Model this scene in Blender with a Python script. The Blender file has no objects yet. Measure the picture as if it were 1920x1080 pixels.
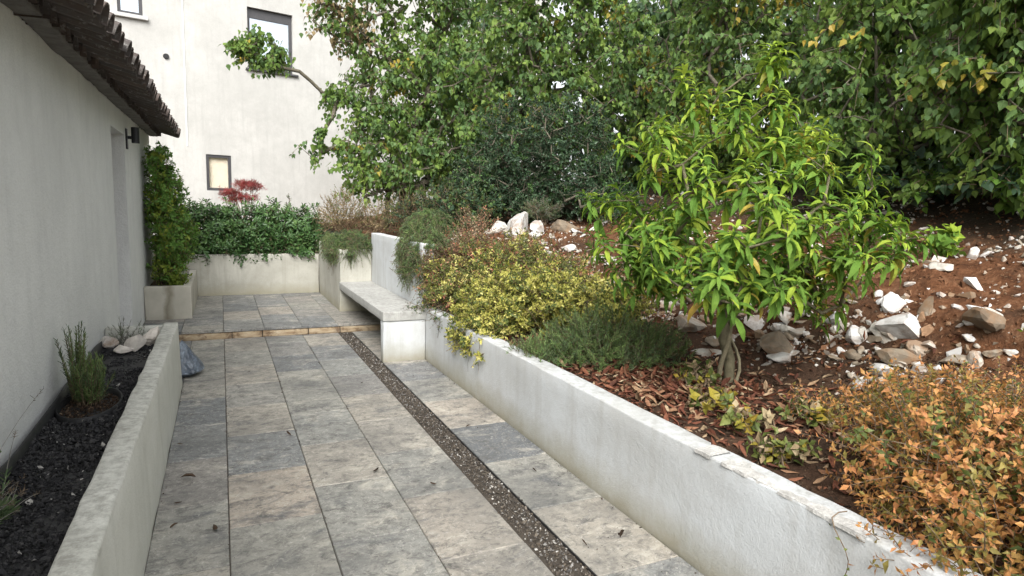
import bpy, bmesh, math, random
import numpy as np
from mathutils import Matrix, Vector, noise as mnoise

rng = np.random.default_rng(11)
random.seed(11)
SC = bpy.context.scene
COL = SC.collection

# ------------------------------------------------------------------ camera
CAM = np.array([0.0, 0.0, 1.5])
YAW, PITCH, ROLL, FPX = 0.434298, 0.124961, -0.0272276, 1177.6
_f = np.array([math.sin(YAW) * math.cos(PITCH), math.cos(YAW) * math.cos(PITCH), -math.sin(PITCH)])
_r = np.array([math.cos(YAW), -math.sin(YAW), 0.0])
_d = np.cross(_f, _r)
CR = math.cos(ROLL) * _r + math.sin(ROLL) * _d
CD = -math.sin(ROLL) * _r + math.cos(ROLL) * _d
cam_data = bpy.data.cameras.new("camera")
cam_data.sensor_width = 36.0
cam_data.sensor_fit = 'HORIZONTAL'
cam_data.lens = FPX / 1920.0 * 36.0
cam_data.clip_start = 0.05
cam_data.clip_end = 800
cam = bpy.data.objects.new("camera", cam_data)
COL.objects.link(cam)
m = Matrix.Identity(4)
for i in range(3):
    m[i][0], m[i][1], m[i][2], m[i][3] = CR[i], -CD[i], -_f[i], CAM[i]
cam.matrix_world = m
SC.camera = cam

# ------------------------------------------------------------------ sky, sun, exposure
SUN_EL, SUN_AZ = math.radians(44), math.radians(203)      # azimuth clockwise from +Y: behind the camera, a little left
w = bpy.data.worlds.new("World")
SC.world = w
w.use_nodes = True
nt = w.node_tree
nt.nodes.clear()
sky = nt.nodes.new("ShaderNodeTexSky")
sky.sky_type = 'NISHITA'
sky.sun_disc = False
sky.sun_elevation = SUN_EL
sky.sun_rotation = SUN_AZ
sky.air_density = 1.0
sky.dust_density = 4.0
sky.ozone_density = 1.0
hs = nt.nodes.new("ShaderNodeHueSaturation")              # an overcast sky: nearly white
hs.inputs['Saturation'].default_value = 0.16
bg = nt.nodes.new("ShaderNodeBackground")
bg.inputs['Strength'].default_value = 0.15
wo = nt.nodes.new("ShaderNodeOutputWorld")
nt.links.new(sky.outputs[0], hs.inputs['Color'])
nt.links.new(hs.outputs[0], bg.inputs['Color'])
nt.links.new(bg.outputs[0], wo.inputs['Surface'])
sun_data = bpy.data.lights.new("sun", 'SUN')
sun_data.energy = 1.5
sun_data.angle = math.radians(40)
sun_data.color = (1.0, 0.97, 0.92)
sun = bpy.data.objects.new("sun", sun_data)
COL.objects.link(sun)
sdir = Vector((math.sin(SUN_AZ) * math.cos(SUN_EL), math.cos(SUN_AZ) * math.cos(SUN_EL), math.sin(SUN_EL)))
sun.rotation_euler = sdir.to_track_quat('Z', 'Y').to_euler()
sun.location = (0, 0, 12)
SC.view_settings.view_transform = 'Standard'
SC.view_settings.look = 'None'
SC.view_settings.gamma = 1.0
SC.view_settings.use_curve_mapping = False
SC.view_settings.exposure = 1.13
SC.cycles.max_bounces = 8
SC.cycles.diffuse_bounces = 4
SC.cycles.transmission_bounces = 6
SC.cycles.transparent_max_bounces = 8

# ------------------------------------------------------------------ materials
class NT:
    def __init__(s, name):
        s.m = bpy.data.materials.new(name)
        s.m.use_nodes = True
        s.t = s.m.node_tree
        s.t.nodes.clear()
        s.out = s.t.nodes.new("ShaderNodeOutputMaterial")
    def n(s, kind, **kw):
        nd = s.t.nodes.new("ShaderNode" + kind)
        for k, v in kw.items():
            setattr(nd, k, v)
        return nd
    def L(s, a, b):
        s.t.links.new(a, b)
    def val(s, sock, v):
        if hasattr(v, 'is_output'):
            s.L(v, sock)
        else:
            if isinstance(v, (tuple, list)) and len(v) == 3 and sock.type == 'RGBA':
                v = (*v, 1.0)
            sock.default_value = v
    def pos(s):
        return s.n("NewGeometry").outputs['Position']
    def island(s):
        """one random number for each leaf or stone, whether joined or an object of its own"""
        a = s.n("NewGeometry").outputs['Random Per Island']
        b = s.n("ObjectInfo").outputs['Random']
        return s.math('FRACT', s.math('ADD', a, b))
    def objrand(s):
        return s.n("ObjectInfo").outputs['Random']
    def math(s, op, a, b=None, clamp=False):
        nd = s.n("Math", operation=op, use_clamp=clamp)
        s.val(nd.inputs[0], a)
        if b is not None:
            s.val(nd.inputs[1], b)
        return nd.outputs[0]
    def mapping(s, vec, scale=(1, 1, 1), loc=(0, 0, 0)):
        nd = s.n("Mapping")
        s.L(vec, nd.inputs[0])
        s.val(nd.inputs['Location'], loc)
        s.val(nd.inputs['Scale'], scale)
        return nd.outputs[0]
    def noise(s, vec, scale, detail=4, rough=0.55, dist=0.0):
        nd = s.n("TexNoise")
        s.L(vec, nd.inputs['Vector'])
        for k, v in (('Scale', scale), ('Detail', detail), ('Roughness', rough), ('Distortion', dist)):
            nd.inputs[k].default_value = v
        return nd.outputs['Fac']
    def ramp(s, fac, stops, interp='LINEAR'):
        nd = s.n("ValToRGB")
        cr = nd.color_ramp
        cr.interpolation = interp
        while len(cr.elements) < len(stops):
            cr.elements.new(0.5)
        for e, (p, c) in zip(cr.elements, stops):
            e.position = p
            if not isinstance(c, (tuple, list)):
                c = (c, c, c)
            e.color = (*c, 1.0)
        s.L(fac, nd.inputs[0])
        return nd.outputs[0]
    def mix(s, fac, a, b, blend='MIX'):
        nd = s.n("Mix", data_type='RGBA', blend_type=blend)
        s.val(nd.inputs[0], fac)
        s.val(nd.inputs[6], a)
        s.val(nd.inputs[7], b)
        return nd.outputs[2]
    def bump(s, h, strength=0.4, dist=0.01):
        nd = s.n("Bump")
        nd.inputs['Strength'].default_value = strength
        nd.inputs['Distance'].default_value = dist
        s.L(h, nd.inputs['Height'])
        return nd.outputs[0]
    def done(s, color, rough=0.8, normal=None, spec=0.3, metallic=0.0, trans=None):
        p = s.n("BsdfPrincipled")
        s.val(p.inputs['Base Color'], color)
        s.val(p.inputs['Roughness'], rough)
        s.val(p.inputs['Metallic'], metallic)
        p.inputs['Specular IOR Level'].default_value = spec
        if normal is not None:
            s.L(normal, p.inputs['Normal'])
        sh = p.outputs[0]
        if trans:
            t = s.n("BsdfTranslucent")
            s.val(t.inputs[0], color)
            mx = s.n("MixShader")
            mx.inputs[0].default_value = trans
            s.L(sh, mx.inputs[1])
            s.L(t.outputs[0], mx.inputs[2])
            sh = mx.outputs[0]
        s.L(sh, s.out.inputs[0])
        return s.m

def m_render(name, base, dark, streak=0.5, grain=90, bump=0.35, base_dirt=None, top_dirt=None, blotch=0.5):
    """cement render: blotches, faint vertical streaks, fine grain; optional dirt band near the ground"""
    s = NT(name)
    P = s.pos()
    big = s.noise(P, 1.3, 5, 0.6, 0.4)
    mid = s.noise(P, 6.5, 5, 0.65, 0.3)
    st = s.noise(s.mapping(P, (7, 7, 0.55)), 1.6, 5, 0.6)
    fine = s.noise(P, grain, 3, 0.7)
    c = s.mix(s.ramp(big, [(0.38, 0.0), (0.68, blotch)]), base, dark)
    c = s.mix(s.ramp(mid, [(0.45, 0.0), (0.75, blotch * 0.75)]), c, dark)
    c = s.mix(s.ramp(st, [(0.5, 0.0), (0.72, streak)]), c, dark)
    c = s.mix(s.ramp(fine, [(0.3, 0.16), (0.6, 0.0)]), c, tuple(x * 0.55 for x in dark))
    if base_dirt:
        z0, z1, dc, amt = base_dirt
        sp = s.n("SeparateXYZ")
        s.L(P, sp.inputs[0])
        h = s.math('ADD', sp.outputs[2], s.math('MULTIPLY', s.math('SUBTRACT', s.noise(P, 5, 5, 0.7), 0.5), 0.5 * (z1 - z0) * 2))
        mr = s.n("MapRange")
        s.L(h, mr.inputs[0])
        mr.inputs[1].default_value, mr.inputs[2].default_value = z0, z1
        mr.inputs[3].default_value, mr.inputs[4].default_value = amt, 0.0
        c = s.mix(mr.outputs[0], c, dc)
    if top_dirt:
        z0, z1, dc, amt = top_dirt
        sp = s.n("SeparateXYZ")
        s.L(P, sp.inputs[0])
        h = s.math('ADD', sp.outputs[2], s.math('MULTIPLY', s.math('SUBTRACT', st, 0.5), 2.2 * (z1 - z0)))
        mr = s.n("MapRange")
        s.L(h, mr.inputs[0])
        mr.inputs[1].default_value, mr.inputs[2].default_value = z0, z1
        mr.inputs[3].default_value, mr.inputs[4].default_value = 0.0, amt
        spots = s.ramp(s.noise(P, 26, 5, 0.75), [(0.4, 0.0), (0.62, 1.0)])
        c = s.mix(s.math('MULTIPLY', mr.outputs[0], spots), c, dc)
    hgt = s.math('ADD', s.math('MULTIPLY', fine, 0.5), s.noise(P, grain * 0.25, 4, 0.6))
    return s.done(c, 0.9, s.bump(hgt, bump, 0.006), 0.2)

M = {}
M['house'] = m_render("house_render", (0.76, 0.765, 0.745), (0.60, 0.605, 0.59), 0.3, 95, 0.9)
M['facade'] = m_render("facade_render", (0.515, 0.51, 0.485), (0.385, 0.38, 0.36), 0.5, 60, 0.3, blotch=0.6)
M['wall'] = m_render("garden_wall_render", (0.575, 0.60, 0.61), (0.42, 0.42, 0.40), 0.6, 130, 0.45,
                     base_dirt=(0.0, 0.20, (0.30, 0.28, 0.21), 0.9), top_dirt=(0.500, 0.518, (0.30, 0.295, 0.275), 0.75), blotch=0.6)
M['wall_high'] = m_render("high_wall_render", (0.575, 0.60, 0.61), (0.42, 0.42, 0.40), 0.6, 130, 0.45, blotch=0.6)
M['wall_old'] = m_render("stained_wall_render", (0.48, 0.47, 0.415), (0.32, 0.31, 0.265), 0.7, 110, 0.4,
                         base_dirt=(0.08, 0.28, (0.30, 0.28, 0.20), 0.85), blotch=0.75)
M['planter'] = m_render("planter_render", (0.62, 0.62, 0.565), (0.45, 0.45, 0.395), 0.5, 120, 0.45,
                        top_dirt=(0.495, 0.52, (0.20, 0.19, 0.165), 0.6))
M['seat'] = m_render("bench_cement", (0.46, 0.46, 0.435), (0.28, 0.28, 0.26), 0.4, 80, 0.4,
                     top_dirt=(0.42, 0.49, (0.17, 0.16, 0.15), 0.5))

def m_corner():
    s = NT("corner_planter_render")
    P = s.pos()
    c = s.mix(s.ramp(s.noise(P, 3, 5, 0.6), [(0.4, 0), (0.7, 0.8)]), (0.50, 0.475, 0.41), (0.36, 0.345, 0.29))
    sp = s.n("SeparateXYZ")
    s.L(P, sp.inputs[0])
    wob = s.math('MULTIPLY', s.math('SUBTRACT', s.noise(P, 6, 4), 0.5), 0.16)
    dx = s.math('ABSOLUTE', s.math('ADD', s.math('SUBTRACT', sp.outputs[0], -0.585), wob))
    drip = s.ramp(dx, [(0.0, 1.0), (0.075, 0.0)])
    c = s.mix(s.math('MULTIPLY', drip, 0.75), c, (0.17, 0.15, 0.10))
    fine = s.noise(P, 120, 3, 0.7)
    return s.done(c, 0.9, s.bump(fine, 0.35, 0.005), 0.2)
M['corner'] = m_corner()

def m_travertine():
    s = NT("travertine")
    r = s.objrand()
    off = s.n("CombineXYZ")
    s.L(s.math('MULTIPLY', r, 61.0), off.inputs[0])
    s.L(s.math('MULTIPLY', r, 37.0), off.inputs[1])
    va = s.n("VectorMath", operation='ADD')
    s.L(s.pos(), va.inputs[0])
    s.L(off.outputs[0], va.inputs[1])
    P = va.outputs[0]
    base = s.ramp(r, [(0.0, (0.13, 0.14, 0.148)), (0.22, (0.21, 0.215, 0.21)), (0.4, (0.30, 0.29, 0.25)), (0.55, (0.16, 0.167, 0.172)),
                      (0.7, (0.335, 0.305, 0.255)), (0.84, (0.235, 0.24, 0.225)), (0.95, (0.40, 0.345, 0.28)), (1.0, (0.145, 0.155, 0.162))])
    cloud = s.noise(s.mapping(P, (1.0, 1.5, 1)), 3.0, 8, 0.70, 0.8)
    c = s.mix(s.ramp(cloud, [(0.54, 0.0), (0.68, 0.8)]), base, (0.52, 0.485, 0.41))
    c = s.mix(s.ramp(cloud, [(0.32, 0.9), (0.47, 0.0)]), c, (0.095, 0.10, 0.105))
    vein = s.noise(s.mapping(P, (3.4, 5.6, 1)), 2.2, 9, 0.76, 1.2)
    c = s.mix(s.ramp(vein, [(0.36, 0.85), (0.48, 0.0)]), c, (0.075, 0.072, 0.068))
    c = s.mix(s.ramp(vein, [(0.57, 0.0), (0.70, 0.55)]), c, (0.50, 0.475, 0.42))
    mott = s.noise(P, 15, 7, 0.78, 0.6)
    c = s.mix(s.ramp(mott, [(0.48, 0.0), (0.68, 0.75)]), c, (0.10, 0.098, 0.092))
    c = s.mix(s.ramp(s.noise(P, 42, 8, 0.85, 1.0), [(0.53, 0.0), (0.60, 0.5)]), c, (0.56, 0.535, 0.48))
    W = s.pos()
    grime = s.noise(W, 1.1, 5, 0.65, 0.3)
    c = s.mix(s.ramp(grime, [(0.46, 0.0), (0.66, 0.6)]), c, (0.105, 0.105, 0.10))
    pits = s.noise(s.mapping(P, (22, 60, 1)), 2.2, 3, 0.6)
    pm = s.ramp(pits, [(0.33, 1.0), (0.37, 0.0)])
    c = s.mix(s.math('MULTIPLY', pm, 0.75), c, (0.07, 0.065, 0.06))
    h = s.math('SUBTRACT', s.math('MULTIPLY', mott, 0.4), pm)
    rough = s.ramp(mott, [(0.3, 0.5), (0.7, 0.75)])
    return s.done(c, rough, s.bump(h, 0.35, 0.004), 0.35)
M['travertine'] = m_travertine()

def m_riser():
    s = NT("stained_travertine")
    P = s.pos()
    a = s.noise(s.mapping(P, (3, 3, 14)), 2, 6, 0.7, 0.5)
    c = s.ramp(a, [(0.3, (0.20, 0.13, 0.075)), (0.5, (0.40, 0.31, 0.20)), (0.7, (0.52, 0.44, 0.33))])
    c = s.mix(s.ramp(s.noise(P, 9, 5, 0.7), [(0.5, 0.0), (0.66, 0.8)]), c, (0.10, 0.055, 0.03))
    return s.done(c, 0.8, s.bump(a, 0.4, 0.006))
M['riser'] = m_riser()

def m_noise(name, stops, scale, rough=0.9, bump=0.5, bd=0.01, detail=6, spec=0.2, metallic=0.0):
    s = NT(name)
    a = s.noise(s.pos(), scale, detail, 0.65, 0.2)
    b = s.noise(s.pos(), scale * 7, 4, 0.7)
    c = s.ramp(s.math('ADD', s.math('MULTIPLY', a, 0.7), s.math('MULTIPLY', b, 0.3)), stops)
    return s.done(c, rough, s.bump(b, bump, bd), spec, metallic)
M['bedding'] = m_noise("joint_sand", [(0.3, (0.035, 0.03, 0.025)), (0.7, (0.09, 0.075, 0.06))], 14)
M['earth'] = m_noise("earth", [(0.35, (0.05, 0.035, 0.022)), (0.65, (0.12, 0.08, 0.05))], 6)
M['plastic'] = m_noise("black_plastic", [(0.4, (0.012, 0.012, 0.013)), (0.7, (0.03, 0.03, 0.03))], 20, 0.55, 0.2, 0.003, spec=0.4)
M['black_metal'] = m_noise("black_lamp_metal", [(0.4, (0.012, 0.013, 0.016)), (0.7, (0.022, 0.023, 0.027))], 60, 0.45, 0.1, 0.001, spec=0.5)
M['frame'] = m_noise("window_aluminium", [(0.4, (0.045, 0.045, 0.05)), (0.7, (0.075, 0.072, 0.072))], 30, 0.45, 0.05, 0.001, spec=0.5)
M['sill'] = m_noise("sill_stone", [(0.4, (0.45, 0.45, 0.44)), (0.7, (0.58, 0.58, 0.56))], 12)
M['door'] = m_noise("door_paint", [(0.4, (0.10, 0.10, 0.105)), (0.7, (0.13, 0.13, 0.135))], 8, 0.5, 0.1)
M['white_trim'] = m_noise("white_trim", [(0.4, (0.78, 0.78, 0.76)), (0.7, (0.86, 0.86, 0.84))], 8)
M['mortar'] = m_noise("old_mortar", [(0.35, (0.10, 0.092, 0.085)), (0.7, (0.21, 0.20, 0.19))], 9)
M['crust'] = m_noise("cracked_cement", [(0.35, (0.30, 0.29, 0.27)), (0.62, (0.60, 0.59, 0.56))], 11, bump=0.8)
M['bark'] = m_noise("bark", [(0.35, (0.07, 0.06, 0.045)), (0.65, (0.19, 0.17, 0.125))], 22, bump=0.8)
M['bark_tree'] = m_noise("young_bark", [(0.3, (0.085, 0.075, 0.045)), (0.65, (0.20, 0.18, 0.115))], 26, bump=0.8)
M['bark_light'] = m_noise("pale_bark", [(0.3, (0.14, 0.12, 0.075)), (0.65, (0.30, 0.27, 0.18))], 26, bump=0.8)
M['twig'] = m_noise("twig", [(0.35, (0.10, 0.07, 0.045)), (0.65, (0.24, 0.18, 0.12))], 30)
M['twig_grey'] = m_noise("grey_twig", [(0.35, (0.16, 0.15, 0.13)), (0.65, (0.34, 0.32, 0.28))], 30)

def m_clay():
    s = NT("roof_clay")
    r = s.objrand()
    c = s.ramp(r, [(0.0, (0.065, 0.052, 0.046)), (0.4, (0.09, 0.068, 0.058)), (0.7, (0.08, 0.070, 0.066)), (1.0, (0.12, 0.09, 0.075))])
    a = s.noise(s.pos(), 14, 6, 0.7, 0.4)
    c = s.mix(s.ramp(a, [(0.45, 0.0), (0.65, 0.75)]), c, (0.09, 0.085, 0.08))
    c = s.mix(s.ramp(s.noise(s.pos(), 23, 5, 0.7), [(0.56, 0.0), (0.68, 0.6)]), c, (0.33, 0.32, 0.30))
    return s.done(c, 0.9, s.bump(a, 0.5, 0.006))
M['clay'] = m_clay()

def m_soil():
    s = NT("bank_soil")
    P = s.pos()
    a = s.noise(P, 1.4, 6, 0.65, 0.5)
    b = s.noise(P, 9, 6, 0.7, 0.3)
    f = s.noise(P, 60, 4, 0.7)
    c = s.ramp(b, [(0.3, (0.042, 0.019, 0.010)), (0.5, (0.115, 0.050, 0.024)), (0.7, (0.225, 0.115, 0.062))])
    c = s.mix(s.ramp(a, [(0.46, 0.0), (0.62, 0.85)]), c, (0.046, 0.030, 0.020))
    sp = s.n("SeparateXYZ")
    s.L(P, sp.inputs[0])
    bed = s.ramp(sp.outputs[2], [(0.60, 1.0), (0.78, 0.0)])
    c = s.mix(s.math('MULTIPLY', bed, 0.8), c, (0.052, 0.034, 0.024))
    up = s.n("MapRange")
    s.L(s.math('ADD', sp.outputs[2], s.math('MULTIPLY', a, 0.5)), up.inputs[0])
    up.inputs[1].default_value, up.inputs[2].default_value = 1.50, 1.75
    c = s.mix(up.outputs[0], c, (0.042, 0.033, 0.022))  # upper soil darkened: the tree line's shade painted into its colour
    c = s.mix(s.ramp(f, [(0.60, 0.0), (0.72, 0.55)]), c, (0.30, 0.21, 0.13))
    h = s.math('ADD', b, s.math('MULTIPLY', f, 0.6))
    return s.done(c, 0.95, s.bump(h, 0.9, 0.03), 0.1)
M['soil'] = m_soil()

def m_rand(name, stops, rough=0.85, nscale=30, spec=0.25, dark=0.45, bump=0.4, trans=None, clump=None, stain=None):
    """colour picked per stone or leaf, with a little grain"""
    s = NT(name)
    r = s.island()
    if clump:
        r = s.math('ADD', s.math('MULTIPLY', r, 1 - clump[1]), s.math('MULTIPLY', s.ramp(s.noise(s.pos(), clump[0], 3), [(0.3, 0.0), (0.7, 1.0)]), clump[1]))
    c = s.ramp(r, stops)
    n = s.noise(s.pos(), nscale, 5, 0.7)
    c = s.mix(s.ramp(n, [(0.42, dark), (0.65, 0.0)]), c, tuple(0.35 * x for x in stops[len(stops) // 2][1]))
    if stain:
        st = s.noise(s.pos(), 5.5, 6, 0.72, 0.5)
        c = s.mix(s.ramp(st, [(0.46, 0.0), (0.62, stain[1])]), c, stain[0])
    return s.done(c, rough, s.bump(n, bump, 0.006) if bump else None, spec, trans=trans)
M['lava'] = m_rand("black_gravel", [(0.0, (0.012, 0.012, 0.014)), (0.6, (0.035, 0.035, 0.038)), (0.985, (0.075, 0.073, 0.072)), (0.99, (0.6, 0.58, 0.54)), (1.0, (0.6, 0.58, 0.54))], 0.8, 120)
M['pebble'] = m_rand("drain_pebbles", [(0.0, (0.03, 0.024, 0.018)), (0.45, (0.085, 0.065, 0.045)), (0.75, (0.17, 0.14, 0.105)), (0.9, (0.22, 0.215, 0.21)), (0.96, (0.5, 0.47, 0.42)), (1.0, (0.62, 0.6, 0.56))], 0.8, 90)
M['lime'] = m_rand("limestone", [(0.0, (0.34, 0.31, 0.26)), (0.35, (0.46, 0.43, 0.37)), (0.7, (0.58, 0.55, 0.49)), (1.0, (0.68, 0.66, 0.62))], 0.85, 14, dark=0.5, bump=0.6, stain=((0.20, 0.115, 0.06), 0.75))
M['lime_white'] = m_rand("white_limestone", [(0.0, (0.55, 0.54, 0.51)), (0.5, (0.62, 0.61, 0.59)), (1.0, (0.70, 0.69, 0.66))], 0.85, 12, dark=0.35, bump=0.6, stain=((0.20, 0.115, 0.06), 0.6))
M['lime_brown'] = m_rand("earthy_limestone", [(0.0, (0.18, 0.14, 0.10)), (0.5, (0.28, 0.23, 0.17)), (1.0, (0.42, 0.37, 0.30))], 0.9, 9, dark=0.65, bump=0.7, stain=((0.20, 0.115, 0.06), 0.8))
M['lime_pink'] = m_rand("pink_limestone", [(0.0, (0.72, 0.64, 0.55)), (0.5, (0.78, 0.72, 0.65)), (1.0, (0.80, 0.77, 0.72))], 0.85, 16, dark=0.3, bump=0.5)

def m_leaf(name, stops, trans=0.28, rough=0.5, spec=0.35, clump=(2.2, 0.45)):
    return m_rand(name, stops, rough, 45, spec, 0.22, None, trans, clump)
M['judas'] = m_leaf("heart_leaf", [(0.0, (0.08, 0.15, 0.036)), (0.4, (0.14, 0.235, 0.05)), (0.75, (0.22, 0.32, 0.07)), (1.0, (0.33, 0.42, 0.10))], 0.40, 0.5, 0.25)
M['judas_cool'] = m_leaf("heart_leaf_shade", [(0.0, (0.065, 0.125, 0.046)), (0.5, (0.115, 0.20, 0.064)), (1.0, (0.18, 0.28, 0.09))], 0.3, 0.5, 0.25)  # a cooler, darker green than the other heart leaf
M['yellow'] = m_leaf("yellowed_leaf", [(0.0, (0.20, 0.22, 0.04)), (0.5, (0.38, 0.32, 0.05)), (1.0, (0.50, 0.32, 0.06))], 0.35)
M['brown'] = m_leaf("browned_leaf", [(0.0, (0.15, 0.12, 0.06)), (0.5, (0.29, 0.22, 0.11)), (1.0, (0.42, 0.32, 0.17))], 0.2, 0.7)
M['evergreen'] = m_leaf("evergreen_leaf", [(0.0, (0.020, 0.042, 0.022)), (0.5, (0.036, 0.074, 0.034)), (1.0, (0.07, 0.12, 0.055))], 0.12, 0.5)
M['young'] = m_leaf("young_leaf", [(0.0, (0.19, 0.30, 0.035)), (0.5, (0.30, 0.42, 0.05)), (1.0, (0.45, 0.52, 0.08))], 0.38, 0.7, 0.12)
M['mature'] = m_leaf("mature_leaf", [(0.0, (0.075, 0.16, 0.028)), (0.5, (0.125, 0.235, 0.038)), (1.0, (0.21, 0.32, 0.055))], 0.32, 0.7, 0.12)
M['pitto'] = m_leaf("hedge_leaf", [(0.0, (0.030, 0.075, 0.024)), (0.5, (0.062, 0.135, 0.038)), (1.0, (0.13, 0.23, 0.065))], 0.15, 0.4, 0.45)
M['jasmine'] = m_leaf("climber_leaf", [(0.0, (0.08, 0.17, 0.034)), (0.5, (0.135, 0.275, 0.05)), (1.0, (0.22, 0.38, 0.08))], 0.28)
M['jasmine_y'] = m_leaf("climber_yellow_leaf", [(0.0, (0.13, 0.21, 0.03)), (0.5, (0.24, 0.32, 0.045)), (1.0, (0.36, 0.40, 0.07))], 0.32)
M['abelia_y'] = m_leaf("variegated_leaf", [(0.0, (0.17, 0.19, 0.04)), (0.4, (0.36, 0.36, 0.07)), (0.7, (0.58, 0.53, 0.14)), (1.0, (0.74, 0.68, 0.32))], 0.25)
M['abelia_g'] = m_leaf("olive_leaf", [(0.0, (0.055, 0.085, 0.022)), (0.5, (0.11, 0.145, 0.035)), (1.0, (0.20, 0.22, 0.06))], 0.22)
M['abelia_o'] = m_leaf("orange_leaf", [(0.0, (0.34, 0.22, 0.055)), (0.4, (0.47, 0.245, 0.075)), (0.75, (0.55, 0.235, 0.095)), (1.0, (0.62, 0.36, 0.17))], 0.25)
M['abelia_ol'] = m_leaf("orange_olive_leaf", [(0.0, (0.13, 0.12, 0.035)), (0.5, (0.26, 0.215, 0.055)), (1.0, (0.40, 0.31, 0.085))], 0.22)
M['red_tip'] = m_leaf("red_tip_leaf", [(0.0, (0.25, 0.10, 0.06)), (0.5, (0.40, 0.16, 0.09)), (1.0, (0.50, 0.28, 0.18))], 0.2)
M['rosemary'] = m_leaf("rosemary_needle", [(0.0, (0.045, 0.080, 0.035)), (0.5, (0.085, 0.135, 0.055)), (1.0, (0.17, 0.22, 0.10))], 0.12, 0.6)
M['rosemary_g'] = m_leaf("bright_rosemary_needle", [(0.0, (0.07, 0.135, 0.038)), (0.5, (0.14, 0.225, 0.065)), (1.0, (0.26, 0.34, 0.12))], 0.15, 0.6)
M['grey_leaf'] = m_leaf("grey_leaf", [(0.0, (0.10, 0.11, 0.085)), (0.5, (0.18, 0.19, 0.15)), (1.0, (0.28, 0.29, 0.23))], 0.12, 0.7)
M['maple'] = m_leaf("red_maple_leaf", [(0.0, (0.17, 0.022, 0.026)), (0.5, (0.28, 0.045, 0.045)), (1.0, (0.40, 0.09, 0.075))], 0.3)
M['dry'] = m_leaf("dry_leaf", [(0.0, (0.16, 0.11, 0.06)), (0.5, (0.30, 0.22, 0.12)), (0.9, (0.44, 0.36, 0.22)), (1.0, (0.62, 0.57, 0.46))], 0.15, 0.8)
M['litter'] = m_rand("leaf_litter", [(0.0, (0.07, 0.028, 0.018)), (0.35, (0.14, 0.050, 0.030)), (0.6, (0.22, 0.090, 0.05)), (0.82, (0.30, 0.19, 0.11)), (1.0, (0.50, 0.40, 0.26))], 0.8, 60, 0.2, 0.4, None)
M['clod'] = m_rand("earth_clods", [(0.0, (0.03, 0.014, 0.008)), (0.5, (0.115, 0.052, 0.025)), (0.9, (0.22, 0.112, 0.06)), (1.0, (0.32, 0.20, 0.12))], 0.95, 60, 0.1)
M['mulch'] = m_rand("mulch_chips", [(0.0, (0.02, 0.014, 0.010)), (0.5, (0.05, 0.032, 0.022)), (0.9, (0.11, 0.075, 0.05)), (1.0, (0.34, 0.28, 0.2))], 0.9, 60, 0.15)

def m_glass(name, tint, refl=0.45):
    s = NT(name)
    p = s.n("BsdfPrincipled")
    p.inputs['Base Color'].default_value = (*tint, 1)
    p.inputs['Roughness'].default_value = 0.03
    p.inputs['Specular IOR Level'].default_value = 0.9
    tr = s.n("BsdfTransparent")
    fr = s.n("LayerWeight")
    fr.inputs[0].default_value = 0.35
    mx = s.n("MixShader")
    mx.inputs[0].default_value = refl
    s.L(tr.outputs[0], mx.inputs[1])
    gl = s.n("BsdfGlossy")
    gl.inputs['Roughness'].default_value = 0.02
    gl.inputs['Color'].default_value = (*tint, 1)
    s.L(gl.outputs[0], mx.inputs[2])
    s.L(mx.outputs[0], s.out.inputs[0])
    return s.m
M['glass'] = m_glass("window_glass", (0.86, 0.93, 1.0))
M['glass_plain'] = m_glass("thin_glass", (1.0, 0.95, 0.85), 0.12)
M['blind_blue'] = m_noise("pale_blind", [(0.4, (0.62, 0.70, 0.76)), (0.7, (0.70, 0.76, 0.80))], 3)  # pale sky reflection of the upper panes, painted as a flat colour
M['blind_beige'] = m_noise("beige_blind", [(0.4, (0.86, 0.77, 0.62)), (0.7, (0.88, 0.82, 0.70))], 3)  # warm reflection of the small pane, painted as a flat colour

def m_bag():
    s = NT("blue_grey_plastic")
    a = s.noise(s.pos(), 16, 4, 0.6, 0.8)
    c = s.ramp(a, [(0.35, (0.06, 0.075, 0.10)), (0.55, (0.12, 0.145, 0.18)), (0.72, (0.26, 0.31, 0.37))])
    return s.done(c, 0.38, s.bump(a, 0.5, 0.02), 0.5)
M['bag'] = m_bag()

# ------------------------------------------------------------------ object helpers
def tag(o, label=None, cat=None, group=None, kind=None):
    for k, v in (('label', label), ('category', cat), ('group', group), ('kind', kind)):
        if v:
            o[k] = v
    return o

def link(name, mesh, parent=None, loc=None):
    o = bpy.data.objects.new(name, mesh)
    COL.objects.link(o)
    if parent is not None:
        o.parent = parent
    if loc is not None:
        o.location = loc
    return o

def root(name, loc, label, cat, group=None):
    o = bpy.data.objects.new(name, None)
    o.empty_display_size = 0.1
    COL.objects.link(o)
    o.location = loc
    return tag(o, label, cat, group)

def tri_mesh(name, V, T, mats, mi=None, smooth=False):
    """fast mesh from numpy arrays of vertices and faces (all triangles or all quads)"""
    V = np.asarray(V, np.float32)
    T = np.asarray(T, np.int32)
    me = bpy.data.meshes.new(name)
    k = T.shape[1]
    me.vertices.add(len(V))
    me.vertices.foreach_set('co', V.ravel())
    me.loops.add(T.size)
    me.loops.foreach_set('vertex_index', T.ravel())
    me.polygons.add(len(T))
    me.polygons.foreach_set('loop_start', np.arange(0, T.size, k, dtype=np.int32))
    for mt in mats:
        me.materials.append(mt)
    if mi is not None:
        me.polygons.foreach_set('material_index', np.asarray(mi, np.int32))
    me.polygons.foreach_set('use_smooth', np.full(len(T), bool(smooth)))
    me.update(calc_edges=True)
    return me

def bm_mesh(name, bm, mat, smooth=False):
    me = bpy.data.meshes.new(name)
    bm.normal_update()
    bm.to_mesh(me)
    bm.free()
    me.materials.append(mat)
    if smooth:
        me.polygons.foreach_set('use_smooth', np.ones(len(me.polygons), bool))
    return me

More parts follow.
